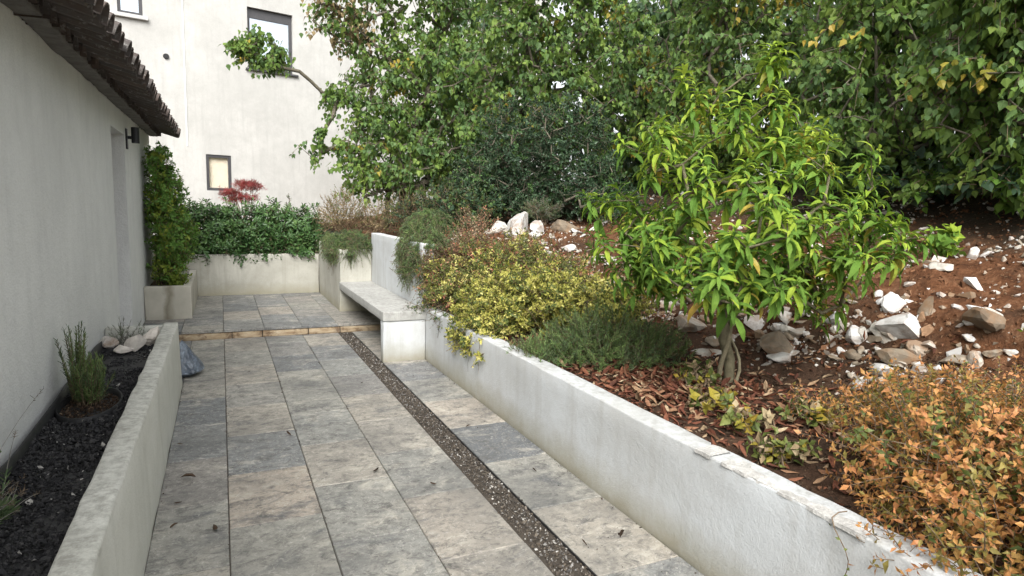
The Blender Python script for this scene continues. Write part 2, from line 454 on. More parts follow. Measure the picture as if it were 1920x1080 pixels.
def box_into(bm, x0, x1, y0, y1, z0, z1):
    v = [bm.verts.new((x, y, z)) for z in (z0, z1) for y in (y0, y1) for x in (x0, x1)]
    for f in ((0, 2, 3, 1), (4, 5, 7, 6), (0, 1, 5, 4), (2, 6, 7, 3), (0, 4, 6, 2), (1, 3, 7, 5)):
        bm.faces.new([v[i] for i in f])
    return v

def box_mesh(name, x0, x1, y0, y1, z0, z1, mat, bev=0.0):
    bm = bmesh.new()
    box_into(bm, x0, x1, y0, y1, z0, z1)
    if bev:
        bmesh.ops.bevel(bm, geom=bm.edges[:], offset=bev, segments=1, affect='EDGES')
    return bm_mesh(name, bm, mat)

def worn_box(name, x0, x1, y0, y1, z0, z1, mat, step=0.09, amp=0.004, bev=0.009, batter=None):
    """masonry with edges that are neither straight nor sharp"""
    bm = bmesh.new()
    box_into(bm, x0, x1, y0, y1, z0, z1)
    bmesh.ops.bevel(bm, geom=bm.edges[:], offset=bev, segments=2, affect='EDGES', profile=0.6)
    for ax, (a, b) in enumerate(((x0, x1), (y0, y1), (z0, z1))):
        n = int((b - a) / step)
        for i in range(1, n):
            co = [0, 0, 0]
            co[ax] = a + (b - a) * i / n
            no = [0, 0, 0]
            no[ax] = 1
            bmesh.ops.bisect_plane(bm, geom=bm.verts[:] + bm.edges[:] + bm.faces[:], plane_co=co, plane_no=no)
    for v in bm.verts:
        p = v.co.copy()
        d = mnoise.noise_vector(p * 4.0) * amp + mnoise.noise_vector(p * 17.0) * amp * 0.6
        if batter:
            d.x += batter * (p.z - z0)
        v.co = p + d
    return bm_mesh(name, bm, mat, True)

def inst(templates, P, F, S, ti=None):
    """copies of leaf or stone templates: F[:,0..2] are the width, length and normal axes"""
    VV, TT, idx = [], [], []
    off = 0
    n = len(P)
    if ti is None:
        ti = rng.integers(0, len(templates), n)
    S = np.asarray(S, float)
    if S.ndim == 1:
        S = np.repeat(S[:, None], 3, 1)
    for k, (tv, tt) in enumerate(templates):
        sel = np.nonzero(ti == k)[0]
        if len(sel) == 0:
            continue
        v = tv[None] * S[sel][:, None, :]
        w_ = np.einsum('nmi,nij->nmj', v, F[sel]) + P[sel][:, None, :]
        t = tt[None] + (np.arange(len(sel)) * len(tv))[:, None, None] + off
        VV.append(w_.reshape(-1, 3))
        TT.append(t.reshape(-1, tt.shape[1]))
        idx.append(np.repeat(sel, len(tt)))
        off += len(sel) * len(tv)
    return np.concatenate(VV), np.concatenate(TT), np.concatenate(idx)

def norm(a):
    return a / np.maximum(np.linalg.norm(a, axis=-1, keepdims=True), 1e-9)

def rdir(n):
    return norm(rng.normal(size=(n, 3)))

def frames(Ld, N):
    Ld = norm(Ld)
    N = norm(N - (N * Ld).sum(1, keepdims=True) * Ld)
    return np.stack([np.cross(Ld, N), Ld, N], 1)

def rand_frames(n):
    return frames(rdir(n), rdir(n))

# leaf templates: width along x, length along y (0 to 1), upper side +z
def leaf_rows(ts, ws, curve, fold, wave=0.0):
    V, T = [], []
    for i, (t, w_) in enumerate(zip(ts, ws)):
        if curve > .45:
            z = -(1 - math.cos(curve * t * 1.35)) / (curve * 1.35)
            y = math.sin(curve * t * 1.35) / (curve * 1.35)
        else:
            z = -curve * t * t
            y = t - curve * curve * t ** 3 * 0.35
        V += [(-w_, y, z + fold * w_ + wave * math.sin(i * 2.1)), (0, y, z), (w_, y, z + fold * w_ - wave * math.sin(i * 2.1))]
    for i in range(len(ts) - 1):
        a, b = 3 * i, 3 * i + 3
        for q in ((a, a + 1, b + 1, b), (a + 1, a + 2, b + 2, b + 1)):
            T += [(q[0], q[1], q[2]), (q[0], q[2], q[3])]
    return np.array(V, float), np.array(T)

LANCE = [leaf_rows((0, .12, .35, .62, .84, 1), (.012, .065, .12, .112, .055, .003), c, .4, .012) for c in (.8, 1.0, 1.2)]
def leaf_diamond(w_, mid, curve, fold):
    """a small leaf folded along its midrib, four faces"""
    V = [(0, 0, 0), (w_, mid, fold * w_ - curve * .2), (0, mid, 0), (-w_, mid, fold * w_ - curve * .2), (0, 1, -curve)]
    return np.array(V, float), np.array([(0, 1, 2), (2, 1, 4), (0, 2, 3), (3, 2, 4)])
HEART = [leaf_rows((-.06, .26, 1), (.22, .45, .01), c, f, .02) for c, f in ((.12, .25), (.3, .4), (.05, -.1))]
SPAT = [leaf_rows((0, .7, 1), (.03, .18, .06), c, .3) for c in (.1, .3)]
ELL = [leaf_diamond(.25, .45, c, .35) for c in (.05, .3)]
OVAL = [leaf_rows((0, .42, 1), (.06, .33, .03), c, .3) for c in (.1, .35)]
NEEDLE = [(np.array([(-.085, 0, 0), (.085, 0, 0), (.05, 1, 0), (-.05, 1, 0)], float), np.array([(0, 1, 2), (0, 2, 3)]))]
CURL = [leaf_rows((0, .3, .7, 1), (.04, .17, .14, .01), c, f, .03) for c, f in ((.3, .9), (-.4, .6), (.1, -.7))]
STAR = []
for _c in (.15, .35):
    sv, stt = [], []
    for k, a in enumerate((-70, -38, 0, 38, 70)):
        v, t = leaf_rows((0, .5, 1), (.015, .05, .004), _c, .3)
        ca, sa = math.cos(math.radians(a)), math.sin(math.radians(a))
        ln = 1 - abs(a) / 200
        v = np.stack([(v[:, 0] * ca + v[:, 1] * sa) * ln, (-v[:, 0] * sa + v[:, 1] * ca) * ln, v[:, 2]], 1)
        stt.append(t + 9 * k)
        sv.append(v)
    STAR.append((np.concatenate(sv), np.concatenate(stt)))

def hull_template(n, flat=(1, 1, 1), seed=0):
    r = np.random.default_rng(seed)
    bm = bmesh.new()
    for _ in range(n):
        p = r.normal(size=3)
        p = p / np.linalg.norm(p) * r.uniform(0.75, 1.0) * np.array(flat)
        bm.verts.new(p)
    ret = bmesh.ops.convex_hull(bm, input=bm.verts[:])
    bmesh.ops.delete(bm, geom=[e for e in ret['geom_interior'] if isinstance(e, bmesh.types.BMVert)], context='VERTS')
    bmesh.ops.triangulate(bm, faces=bm.faces[:])
    bm.verts.index_update()
    V = np.array([v.co[:] for v in bm.verts])
    T = np.array([[v.index for v in f.verts] for f in bm.faces])
    bm.free()
    return V, T
def cut_rock(flat, seed, cuts=14, sub=3, amp=.09):
    """a lump broken along random planes, then roughened"""
    r = np.random.default_rng(seed)
    bm = bmesh.new()
    bmesh.ops.create_icosphere(bm, subdivisions=sub, radius=1)
    V = np.array([v.co[:] for v in bm.verts])
    T = np.array([[v.index for v in f.verts] for f in bm.faces])
    bm.free()
    for _ in range(cuts):
        nn = r.normal(size=3)
        nn /= np.linalg.norm(nn)
        d = r.uniform(.42, .80)
        V = V - np.maximum(0, V @ nn - d)[:, None] * nn[None]
    for i, v in enumerate(V):
        q = Vector(v) * 2.6 + Vector((seed * 1.7, seed * 3.3, 0))
        V[i] = v * (1 + amp * mnoise.noise(q) + amp * .6 * mnoise.noise(q * 3.1))
    return V * np.array(flat), T
CHIP = [hull_template(8, (1, .75, .6), s) for s in range(6)]
ROCK = [cut_rock((1, .8, .6), 20 + s) for s in range(14)]

def tubes(paths, radii, sides=5):
    """paths (n,k,3) and radii (n,k) to one array of tapered tubes"""
    paths = np.asarray(paths, float)
    radii = np.asarray(radii, float)
    n, k, _ = paths.shape
    tan = np.gradient(paths, axis=1)
    tan = norm(tan)
    ref = np.where(np.abs(tan[..., 2:3]) > 0.9, np.array([1.0, 0, 0]), np.array([0, 0, 1.0]))
    a = norm(np.cross(tan, ref))
    b = np.cross(tan, a)
    th = np.linspace(0, 2 * np.pi, sides, endpoint=False)
    ring = a[:, :, None, :] * np.cos(th)[None, None, :, None] + b[:, :, None, :] * np.sin(th)[None, None, :, None]
    V = paths[:, :, None, :] + ring * radii[:, :, None, None]
    V = V.reshape(-1, 3)
    i = np.arange(sides)
    j = (i + 1) % sides
    q = np.stack([i, j, j + sides, i + sides], 1)
    rows = (np.arange(k - 1) * sides)[:, None, None] + q[None]
    T = (np.arange(n) * k * sides)[:, None, None, None] + rows[None]
    return V, T.reshape(-1, 4)

def stem_paths(B, D, Ln, droop, k=5):
    t = np.linspace(0, 1, k)
    D = norm(D)
    droop = np.broadcast_to(np.asarray(droop, float), (len(B),))
    P = B[:, None] + D[:, None] * (Ln[:, None] * t[None])[..., None]
    P[..., 2] -= droop[:, None] * Ln[:, None] * t[None] ** 2
    return P

def stem_leaves(B, D, Ln, droop, n, a0, a1, s0, s1, t0=.1, t1=1.0, hang=0.0, jit=0.25, sizevar=0.2):
    """leaves set spirally along curved stems; a is the angle to the stem, s the leaf length, from stem base to tip"""
    S = len(B)
    D = norm(D)
    droop = np.broadcast_to(np.asarray(droop, float), (S,))
    t = np.linspace(t0, t1, n)[None] + rng.uniform(-.4, .4, (S, n)) * (t1 - t0) / n
    t = np.clip(t, 0, 1)
    P = B[:, None] + D[:, None] * (Ln[:, None] * t)[..., None]
    P[..., 2] -= droop[:, None] * Ln[:, None] * t ** 2
    A = np.repeat(D[:, None], n, 1).copy()
    A[..., 2] -= 2 * droop[:, None] * t
    A = norm(A).reshape(-1, 3)
    P = P.reshape(-1, 3)
    u = norm(np.cross(A, np.where(np.abs(A[:, 2:3]) > .9, np.array([1., 0, 0]), np.array([0, 0, 1.]))))
    v = np.cross(A, u)
    phi = (np.arange(n)[None] * 2.39996 + rng.uniform(0, 6.28, (S, 1)) + rng.normal(0, .3, (S, n))).ravel()
    R = u * np.cos(phi)[:, None] + v * np.sin(phi)[:, None]
    tt = ((t - t0) / max(t1 - t0, 1e-6)).ravel()
    a = np.radians(a0 + (a1 - a0) * tt + rng.normal(0, 12, S * n))[:, None]
    Ld = np.cos(a) * A + np.sin(a) * R
    N = np.sin(a) * A - np.cos(a) * R
    if hang:
        Ld = norm(Ld * (1 - hang) + np.array([0, 0, -1.0]) * hang)
        N = R * 0.5 + np.array([0, 0, 0.8]) + rng.normal(0, .35, R.shape)
    Ld = Ld + rng.normal(0, jit * .4, Ld.shape)
    N = N + rng.normal(0, jit, N.shape)
    sz = (s0 + (s1 - s0) * tt) * np.exp(rng.normal(0, sizevar, S * n))
    return P, frames(Ld, N), sz

def cam_rank(P):
    v = P - CAM
    z = v @ _f
    x, y = (v @ CR) / np.maximum(z, .01), (v @ CD) / np.maximum(z, .01)
    inside = (z > .3) & (np.abs(x) < .80) & (np.abs(y) < .45)
    return np.where(inside, z, 1e6)

LEAFMESH = {}
def foliage(rt, part, templates, P, F, S, mats, mi, singles=0, smooth=False):
    """the crown as one mesh of real leaves; the leaves that show largest are objects of their own"""
    base = np.array(rt.location)
    mi = np.asarray(mi)
    ti = rng.integers(0, len(templates), len(P))
    keep = np.ones(len(P), bool)
    if singles:
        score = cam_rank(P) / np.maximum(S, 1e-4) ** .25
        order = np.argsort(score)[:singles]
        order = order[cam_rank(P[order]) < 1e5]
        keep[order] = False
        for i in order:
            key = (id(templates), int(ti[i]), mats[mi[i]].name)
            if key not in LEAFMESH:
                tv, tt = templates[ti[i]]
                LEAFMESH[key] = tri_mesh("leaf", tv, tt, [mats[mi[i]]])
            o = bpy.data.objects.new("leaf", LEAFMESH[key])
            COL.objects.link(o)
            o.parent = rt
            mm = Matrix.Identity(4)
            for r in range(3):
                for c in range(3):
                    mm[r][c] = F[i][c][r] * S[i]
                mm[r][3] = P[i][r] - base[r]
            o.matrix_local = mm
    k = np.nonzero(keep)[0]
    V, T, idx = inst(templates, P[k], F[k], S[k], ti[k])
    o = link(part, tri_mesh(part, V - base, T, mats, mi[k][idx]), rt)
    o['kind'] = 'stuff'
    return o

def stems_obj(rt, part, paths, radii, mat, sides=5):
    V, T = tubes(paths, radii, sides)
    o = link(part, tri_mesh(part, V - np.array(rt.location), T, [mat], smooth=True), rt)
    if part in ("shoots", "stems", "stalks"):
        o['kind'] = 'stuff'
    return o

def ell_points(ells, n, shell=.3):
    """points through a set of ellipsoids (cx,cy,cz,rx,ry,rz), thicker towards their skin"""
    w_ = np.array([(e[3] * e[4] * e[5]) ** .75 for e in ells])
    w_ = np.maximum(w_, w_.max() * .045)
    k = rng.choice(len(ells), n, p=w_ / w_.sum())
    E = np.array(ells)[k]
    return E[:, :3] + rdir(n) * (rng.uniform(0, 1, n) ** shell)[:, None] * E[:, 3:6], k, E

def skeleton(base, lean, height, targets, step=.18, rmin=.004, rtrunk=.06, wob=.05, ex=.45):
    """a trunk and limbs reaching every target: each joins the nearest wood already grown"""
    base = np.array(base, float)
    nodes = [base + np.array([lean[0] * (h / height) ** 1.3, lean[1] * (h / height) ** 1.3, h]) + rng.normal(0, .012, 3) * (h > 0) for h in np.linspace(0, height, max(4, int(height / step)))]
    par = [-1] + list(range(len(nodes) - 1))
    order = np.argsort(np.linalg.norm(targets - base, axis=1))
    ends = {}
    buf = np.zeros((60000, 3))
    buf[:len(nodes)] = nodes
    for ti_ in order:
        tg = targets[ti_]
        A = buf[:len(nodes)]
        d = np.linalg.norm(A - tg, axis=1) + 0.35 * np.maximum(0, A[:, 2] - tg[2])
        i = int(np.argmin(d))
        dist = np.linalg.norm(A[i] - tg)
        k = max(1, int(dist / step))
        prev = i
        for s_ in range(1, k + 1):
            f_ = s_ / k
            q = A[i] + (tg - A[i]) * f_
            q = q + np.array([0, 0, 1.0]) * math.sin(f_ * math.pi) * .10 * dist + (rng.normal(0, wob, 3) * step if s_ < k else 0)
            buf[len(nodes)] = q
            nodes.append(q)
            par.append(prev)
            prev = len(nodes) - 1
        ends[int(ti_)] = prev
    A = np.array(nodes)
    par = np.array(par)
    cnt = np.zeros(len(A))
    for e in ends.values():
        cnt[e] += 1
    for i in range(len(A) - 1, 0, -1):
        cnt[par[i]] += cnt[i]
    cnt = np.maximum(cnt, 1)
    r = rmin * cnt ** ex
    r *= min(1.0, rtrunk / r[0]) if r[0] > rtrunk else 1.0
    r = np.maximum(r, rmin * .8)
    c = np.arange(1, len(A))
    pa = A[par[c]]
    pb = A[c]
    ext = (pb - pa) * .04
    paths = np.stack([pa - ext, pb + ext], 1)
    rr = np.stack([np.minimum(r[par[c]], r[c] * 1.35), r[c]], 1)
    return paths, rr, A, ends

# ------------------------------------------------------------------ the ground
def ground_noise(x, y):
    z = 0
    for a, fx, fy, ph in ((.05, 1.3, .9, .3), (.035, 2.9, 3.3, 1.7), (.026, 6.1, 5.3, 4.1), (.018, 12.7, 11.9, 2.2), (.012, 23.0, 27.0, .7)):
        z = z + a * np.sin(x * fx + ph + 1.3 * np.sin(y * fy * .7)) * np.cos(y * fy + ph * 2 + .9 * np.sin(x * fx * .6))
    return z

PX = [1.7, 2.6, 3.1, 3.45, 3.72, 4.5, 5.3, 6.0, 8.0, 12.0, 40.0]
PZ = [.455, .50, .53, .68, .97, 1.22, 1.50, 1.72, 2.0, 2.3, 3.0]
def gz(x, y):
    x = np.asarray(x, float)
    y = np.asarray(y, float)
    s = np.clip((y - 3.6) / 4.5, 0, 1)
    s = s * s * (3 - 2 * s)
    prof = np.interp(x + s * .75, PX, PZ)
    hb = np.clip((y - 5.75) / .9, 0, 1)
    hb = hb * hb * (3 - 2 * hb)
    bed = .455 + hb * .58 + np.clip(x - 1.9, 0, 3) * .12 * hb
    soft = np.clip((x - 2.0) / .8, .1, 1)
    return np.maximum(prof, bed) + ground_noise(x, y) * soft

gme = tri_mesh("ground", [(-300, -300, -.08), (300, -300, -.08), (300, 300, -.08), (-300, 300, -.08)], [(0, 1, 2, 3)], [M['earth']])
tag(link("ground", gme), kind='structure')

def grid_obj(name, xs, ys, zf, mat):
    X, Y = np.meshgrid(xs, ys)
    V = np.stack([X, Y, zf(X, Y)], -1).reshape(-1, 3)
    nx, ny = len(xs), len(ys)
    i = (np.arange(ny - 1)[:, None] * nx + np.arange(nx - 1)[None]).ravel()
    T = np.stack([i, i + 1, i + nx + 1, i + nx], 1)
    return tag(link(name, tri_mesh(name, V, T, [mat], smooth=True)), kind='structure')

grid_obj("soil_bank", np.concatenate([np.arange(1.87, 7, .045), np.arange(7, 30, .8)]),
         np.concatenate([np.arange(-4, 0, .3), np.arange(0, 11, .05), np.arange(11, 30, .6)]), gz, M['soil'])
grid_obj("hedge_bed", np.arange(-6, 1.9, .12), np.arange(10.38, 16.5, .12), lambda x, y: .60 + ground_noise(x, y) * .5, M['earth'])

# paving: every slab is a piece of its own
COLX = [(-.322, -.008), (-.004, .408), (.412, .812), (.816, 1.214)]
ECOL = (1.379, 1.797)
bed = link("lower_paving", box_mesh("lower_paving", -.84, 1.80, -2.0, 7.49, -.06, -.012, M['bedding']))
tag(bed, kind='structure')
TL = .625
SLAB = {}
def slab(parent, x0, x1, y0, y1, z, th=.03):
    key = (round(x1 - x0, 3), round(y1 - y0, 3), th)
    if key not in SLAB:
        a, b = key[0] / 2, key[1] / 2
        bm = bmesh.new()
        box_into(bm, -a, a, -b, b, -th, 0)
        bmesh.ops.bevel(bm, geom=[e for e in bm.edges if all(v.co.z > -.001 for v in e.verts)], offset=.0035, segments=1, affect='EDGES')
        SLAB[key] = bm_mesh("slab", bm, M['travertine'])
    o = link("slab", SLAB[key], parent, ((x0 + x1) / 2, (y0 + y1) / 2, z + rng.uniform(-.0015, .0015)))
    o.rotation_euler = (rng.normal(0, .0012), rng.normal(0, .0012), rng.normal(0, .0015))
    return o
def slab_column(parent, x0, x1, phase, ya, yb, z, gap=.005):
    y = phase
    while y > ya:
        y -= TL
    while y < yb:
        a, b = max(y, ya), min(y + TL, yb)
        if b - a > .03:
            slab(parent, x0, x1, a + gap / 2, b - gap / 2, z)
        y += TL
for (x0, x1), ph in zip(COLX, (2.70, 3.02, 2.70, 2.40)):
    slab_column(bed, x0, x1, ph, -1.2, 7.462, 0.0)
slab_column(bed, *ECOL, 2.67, -1.2, 7.462, 0.0)
slab_column(bed, -.835, -.326, 5.72, 5.72, 7.462, 0.0)

ter = link("upper_terrace", box_mesh("upper_terrace", -.84, 1.80, 7.515, 10.30, -.05, .068, M['bedding']))
tag(ter, kind='structure')
for (x0, x1), ph in zip([(-.835, -.425), (-.421, -.012), (-.008, .408), (.412, .812), (.816, 1.214), (1.218, 1.797)], (7.47, 7.8, 7.47, 7.72, 7.47, 7.85)):
    slab_column(ter, x0, x1, ph, 7.478, 10.285, .10)
xr = -.835
for ln in (.38, .53, .31, .50, .36, .55):
    x1 = min(xr + ln, 1.795)
    o = link("riser_stone", worn_box("riser_stone", xr + .004, x1 - .004, 7.487, 7.515, -.01, .064, M['riser'], .06, .004, .006), ter)
    xr = x1

# drain strip full of pebbles
dm = link("drain_channel", box_mesh("drain_channel", 1.2175, 1.3755, -1.2, 7.47, -.012, -.009, M['bedding']))
tag(dm, kind='structure')
n = 9000
P = np.stack([rng.uniform(1.225, 1.368, n), rng.uniform(.2, 7.46, n), rng.uniform(-.006, .002, n)], 1)
P[:, 2] -= .004 * np.abs(P[:, 0] - 1.297) / .07
sz = np.exp(rng.normal(math.log(.0068), .38, n))
V, T, _ = inst(CHIP, P, rand_frames(n), sz)
tag(link("drain_pebbles", tri_mesh("drain_pebbles", V, T, [M['pebble']])), "brown and white pebbles filling the narrow drain strip in the paving", "pebbles", kind='stuff')
ed = link("drain_edging", box_mesh("drain_edging", 1.3690, 1.3745, .2, 7.46, -.009, .003, M['plastic']))
tag(ed, "thin dark metal edging along the right side of the drain strip", "edging")

# ------------------------------------------------------------------ garden walls
def wall_piece(parent, name, *a, mat='wall', **k):
    return link(name, worn_box(name, *a, M[mat], **k), parent)

rw = root("retaining_wall", (0, 0, 0), "long low pale rendered retaining wall beside the paving, holding the planted bank", "wall")
wall_piece(rw, "wall_face", 1.80, 1.925, -2.0, 6.05, -.05, .512, amp=.005)
cr = bmesh.new()                                             # the broken cement skin along the top
prev = None
ys = np.arange(1.2, 2.0, .03)
for i, y in enumerate(ys):
    a = 1.797 + .006 * math.sin(y * 9) + rng.uniform(-.004, .004)
    b = 1.872 + .03 * math.sin(y * 3.1 + 1) + .016 * math.sin(y * 11) + rng.uniform(-.012, .012)
    h = .516 + .003 * math.sin(y * 7) + rng.uniform(-.002, .002)
    if i % 23 == 22:
        prev = None
        continue
    r_ = [cr.verts.new(q) for q in ((a, y, .503), (a + .003, y, h), (b - .006, y, h + .003), (b, y, .505))]
    if prev:
        for j in range(3):
            cr.faces.new((prev[j], r_[j], r_[j + 1], prev[j + 1]))
    prev = r_
bmesh.ops.recalc_face_normals(cr, faces=cr.faces[:])
link("cement_crust", bm_mesh("cement_crust", cr, M['crust']), rw)

for y0, pts in ((4.62, ((0, .46), (.05, .40), (.03, .33), (.08, .24), (.07, .17))), (5.05, ((0, .47), (.04, .41), (.05, .36)))):
    pth = np.array([[(1.7995, y0 + a, b) for a, b in pts]])
    V, T = tubes(pth, np.full((1, len(pts)), .0014), 4)
    link("crack", tri_mesh("crack", V, T, [M['mortar']]), rw)
hw = root("high_wall", (0, 0, 0), "taller pale rendered wall behind the bench seat", "wall")
wall_piece(hw, "wall_face", 1.81, 1.935, 6.053, 8.40, .05, 1.135, mat='wall_high', amp=.005)

bn = root("bench", (1.6, 7.1, 0), "built-in cement bench with an open side, against the taller wall", "bench")
bn.location = (0, 0, 0)
wall_piece(bn, "seat", 1.375, 1.808, 5.86, 8.357, .400, .492, mat='seat', amp=.004)
wall_piece(bn, "leg", 1.38, 1.797, 5.87, 5.985, -.02, .399, mat='wall', amp=.004)

bp = root("planter_block", (0, 0, 0), "tall rendered planter block at the far end of the bench, rosemary trailing over it", "planter")
wall_piece(bp, "wall_face", 1.39, 1.807, 8.36, 8.47, .05, .915, mat='wall_old', amp=.006)
wall_piece(bp, "wall_face", 1.391, 1.50, 8.468, 10.288, .05, .914, mat='wall_old', amp=.006)
link("soil", box_mesh("soil", 1.49, 1.95, 8.45, 10.30, .5, .86, M['earth']), bp)

fw = root("far_wall", (0, 0, 0), "low weathered cement wall closing the terrace under the green hedge", "wall")
wall_piece(fw, "wall_face", -.84, 1.388, 10.29, 10.41, .03, .715, mat='wall_old', amp=.009, step=.07)

cp = root("corner_planter", (0, 0, 0), "small rust-stained cement planter in the corner by the house, climber growing in it", "planter")
wall_piece(cp, "wall_face", -.835, -.345, 8.31, 8.40, .09, .49, mat='corner', amp=.006)
wall_piece(cp, "wall_face", -.435, -.347, 8.403, 10.285, .09, .487, mat='corner', amp=.006)
link("soil", box_mesh("soil", -.834, -.43, 8.39, 10.28, .1, .43, M['earth']), cp)

lp = root("gravel_planter", (0, 0, 0), "long low cement planter along the house wall filled with black gravel", "planter")
wall_piece(lp, "wall_face", -.425, -.322, -2.0, 5.68, -.05, .52, mat='planter', amp=.006, bev=.013, batter=-.03)
wall_piece(lp, "wall_face", -.835, -.428, 5.60, 5.68, -.05, .505, mat='planter', amp=.006)
link("soil", box_mesh("soil", -.838, -.41, -2.0, 5.61, 0, .395, M['plastic']), lp)
n = 19000
P = np.stack([rng.uniform(-.825, -.435, n), 1.2 + 4.4 * rng.uniform(0, 1, n) ** 1.15, rng.uniform(.393, .408, n)], 1)
P[:, 2] += ground_noise(P[:, 0] * 3, P[:, 1] * 3) * .22
inring = ((P[:, 0] + .655) / .145) ** 2 + ((P[:, 1] - 3.84) / .30) ** 2 < 1
far = (P[:, 1] > 5.36)
keepg = ~inring & ~far
P = P[keepg]
sz = np.exp(rng.normal(math.log(.0102), .33, len(P)))
V, T, _ = inst(CHIP, P, rand_frames(len(P)), sz)
tag(link("black_gravel", tri_mesh("black_gravel", V, T, [M['lava']])), "black crushed gravel covering the long planter by the house", "gravel", kind='stuff')

# ------------------------------------------------------------------ house on the left
XW = -.84
def wall_holes(name, T4, u0, u1, z0, z1, holes, depth, mat):
    """a flat wall in (u, z) with real openings; T4 maps (u, out, z) to the world"""
    us = sorted({u0, u1, *[h[0] for h in holes], *[h[1] for h in holes]})
    zs = sorted({z0, z1, *[h[2] for h in holes], *[h[3] for h in holes]})
    V, T = [], []
    def quad(a, b, c, d):
        k = len(V)
        V.extend([T4(*q) for q in (a, b, c, d)])
        T.append((k, k + 1, k + 2, k + 3))
    for a, b in zip(us, us[1:]):
        for c, d in zip(zs, zs[1:]):
            if any(h[0] <= a and b <= h[1] and h[2] <= c and d <= h[3] for h in holes):
                continue
            quad((a, 0, c), (b, 0, c), (b, 0, d), (a, 0, d))
    for h in holes:
        a, b, c, d = h
        quad((a, 0, c), (a, 0, d), (a, -depth, d), (a, -depth, c))
        quad((b, 0, c), (b, -depth, c), (b, -depth, d), (b, 0, d))
        quad((a, 0, d), (b, 0, d), (b, -depth, d), (a, -depth, d))
        quad((a, 0, c), (a, -depth, c), (b, -depth, c), (b, 0, c))
    quad((u0, 0, z0), (u0, 0, z1), (u0, -.3 - depth, z1), (u0, -.3 - depth, z0))
    quad((u1, 0, z0), (u1, -.3 - depth, z0), (u1, -.3 - depth, z1), (u1, 0, z1))
    quad((u0, 0, z1), (u1, 0, z1), (u1, -.3 - depth, z1), (u0, -.3 - depth, z1))
    return tri_mesh(name, V, T, [mat])

hs_ = root("house", (0, 0, 0), "single-storey rendered house on the left under a clay tile eave, with a recessed doorway", "house")
link("wall", wall_holes("wall", lambda u, o, z: (XW + o, u, z), -2.2, 9.75, -.05, 2.42, [(6.45, 7.28, .10, 2.12)], .28, M['house']), hs_)
dr = link("door", box_mesh("door", -1.17, -1.125, 6.45, 7.28, .10, 2.12, M['door'], .004), hs_)
bmh = bmesh.new()
box_into(bmh, -1.124, -1.085, 6.56, 6.58, 1.08, 1.10)
box_into(bmh, -1.10, -1.085, 6.56, 6.68, 1.081, 1.099)
link("handle", bm_mesh("handle", bmh, M['black_metal']), dr)
# roof: pitched deck, channel tiles seen from below, cover tiles on top, one corbelled tile course under it
SL = math.radians(17)
EX, EZ = -.49, 2.325
def half_tile(name, r0, r1, ln, th=.012, up=True, n=7):
    """a half-round clay tile along -x from the eave, tapered, with thickness"""
    V, T = [], []
    for x, r in ((0, r0), (-ln, r1)):
        for rr in (r, r - th):
            for i in range(n + 1):
                a = math.pi * i / n
                V.append((x, rr * math.cos(a), (1 if up else -1) * rr * math.sin(a)))
    k = n + 1
    for i in range(n):
        T += [(i, i + 1, 2 * k + i + 1, 2 * k + i), (k + i, 3 * k + i, 3 * k + i + 1, k + i + 1),
              (i, k + i, k + i + 1, i + 1), (2 * k + i, 2 * k + i + 1, 3 * k + i + 1, 3 * k + i)]
    return tri_mesh(name, V, T, [M['clay']], smooth=False)
cover = half_tile("roof_tile", .082, .068, .44)
chan = half_tile("channel_tile", .078, .088, .44, up=False)
cor = half_tile("eave_tile", .080, .070, .22)
bmr = bmesh.new()
def rp(s_, y, h):
    return (EX - s_ * math.cos(SL) - h * math.sin(SL) * -1 * 0, y, EZ + s_ * math.sin(SL) + h)
vs = [bmr.verts.new(rp(s_, y, h)) for s_ in (.30, 3.2) for y in (-2.2, 9.80) for h in (.035, .075)]
for f in ((0, 1, 3, 2), (4, 6, 7, 5), (0, 4, 5, 1), (2, 3, 7, 6), (1, 5, 7, 3), (0, 2, 6, 4)):
    bmr.faces.new([vs[i] for i in f])
bmesh.ops.recalc_face_normals(bmr, faces=bmr.faces[:])
rf = link("roof", bm_mesh("roof", bmr, M['mortar']), hs_)
PITCH_T = .185
ny = int((9.78 - .4) / PITCH_T)
for i in range(ny):
    y = 9.74 - i * PITCH_T
    for c in range(3):
        if c > 0 and y < 5:
            continue
        o = link("roof_tile", cover, rf, rp(c * .40 - .02 + rng.uniform(-.015, .015), y + rng.normal(0, .006), .012 + c * .006 + rng.normal(0, .003)))
        o.rotation_euler = (rng.normal(0, .03), SL + rng.normal(0, .012), rng.normal(0, .02))
        if c < 2:
            o = link("channel_tile", chan, rf, rp(c * .40 - .012 + rng.uniform(-.012, .012), y - PITCH_T / 2 + rng.normal(0, .005), .072 + c * .006))
            o.rotation_euler = (rng.normal(0, .03), SL + rng.normal(0, .012), rng.normal(0, .02))
ec = link("eave_course", worn_box("eave_course", XW + .002, -.73, -2.2, 9.76, 2.325, 2.425, M['mortar'], .10, .010, .012), hs_)
for i in range(ny):
    o = link("eave_tile", cor, ec, (-.700 + rng.uniform(-.010, .010), 9.70 - i * PITCH_T + rng.normal(0, .006), 2.335 + rng.normal(0, .003)))
    o.rotation_euler = (rng.normal(0, .03), rng.normal(0, .02), rng.normal(0, .02))

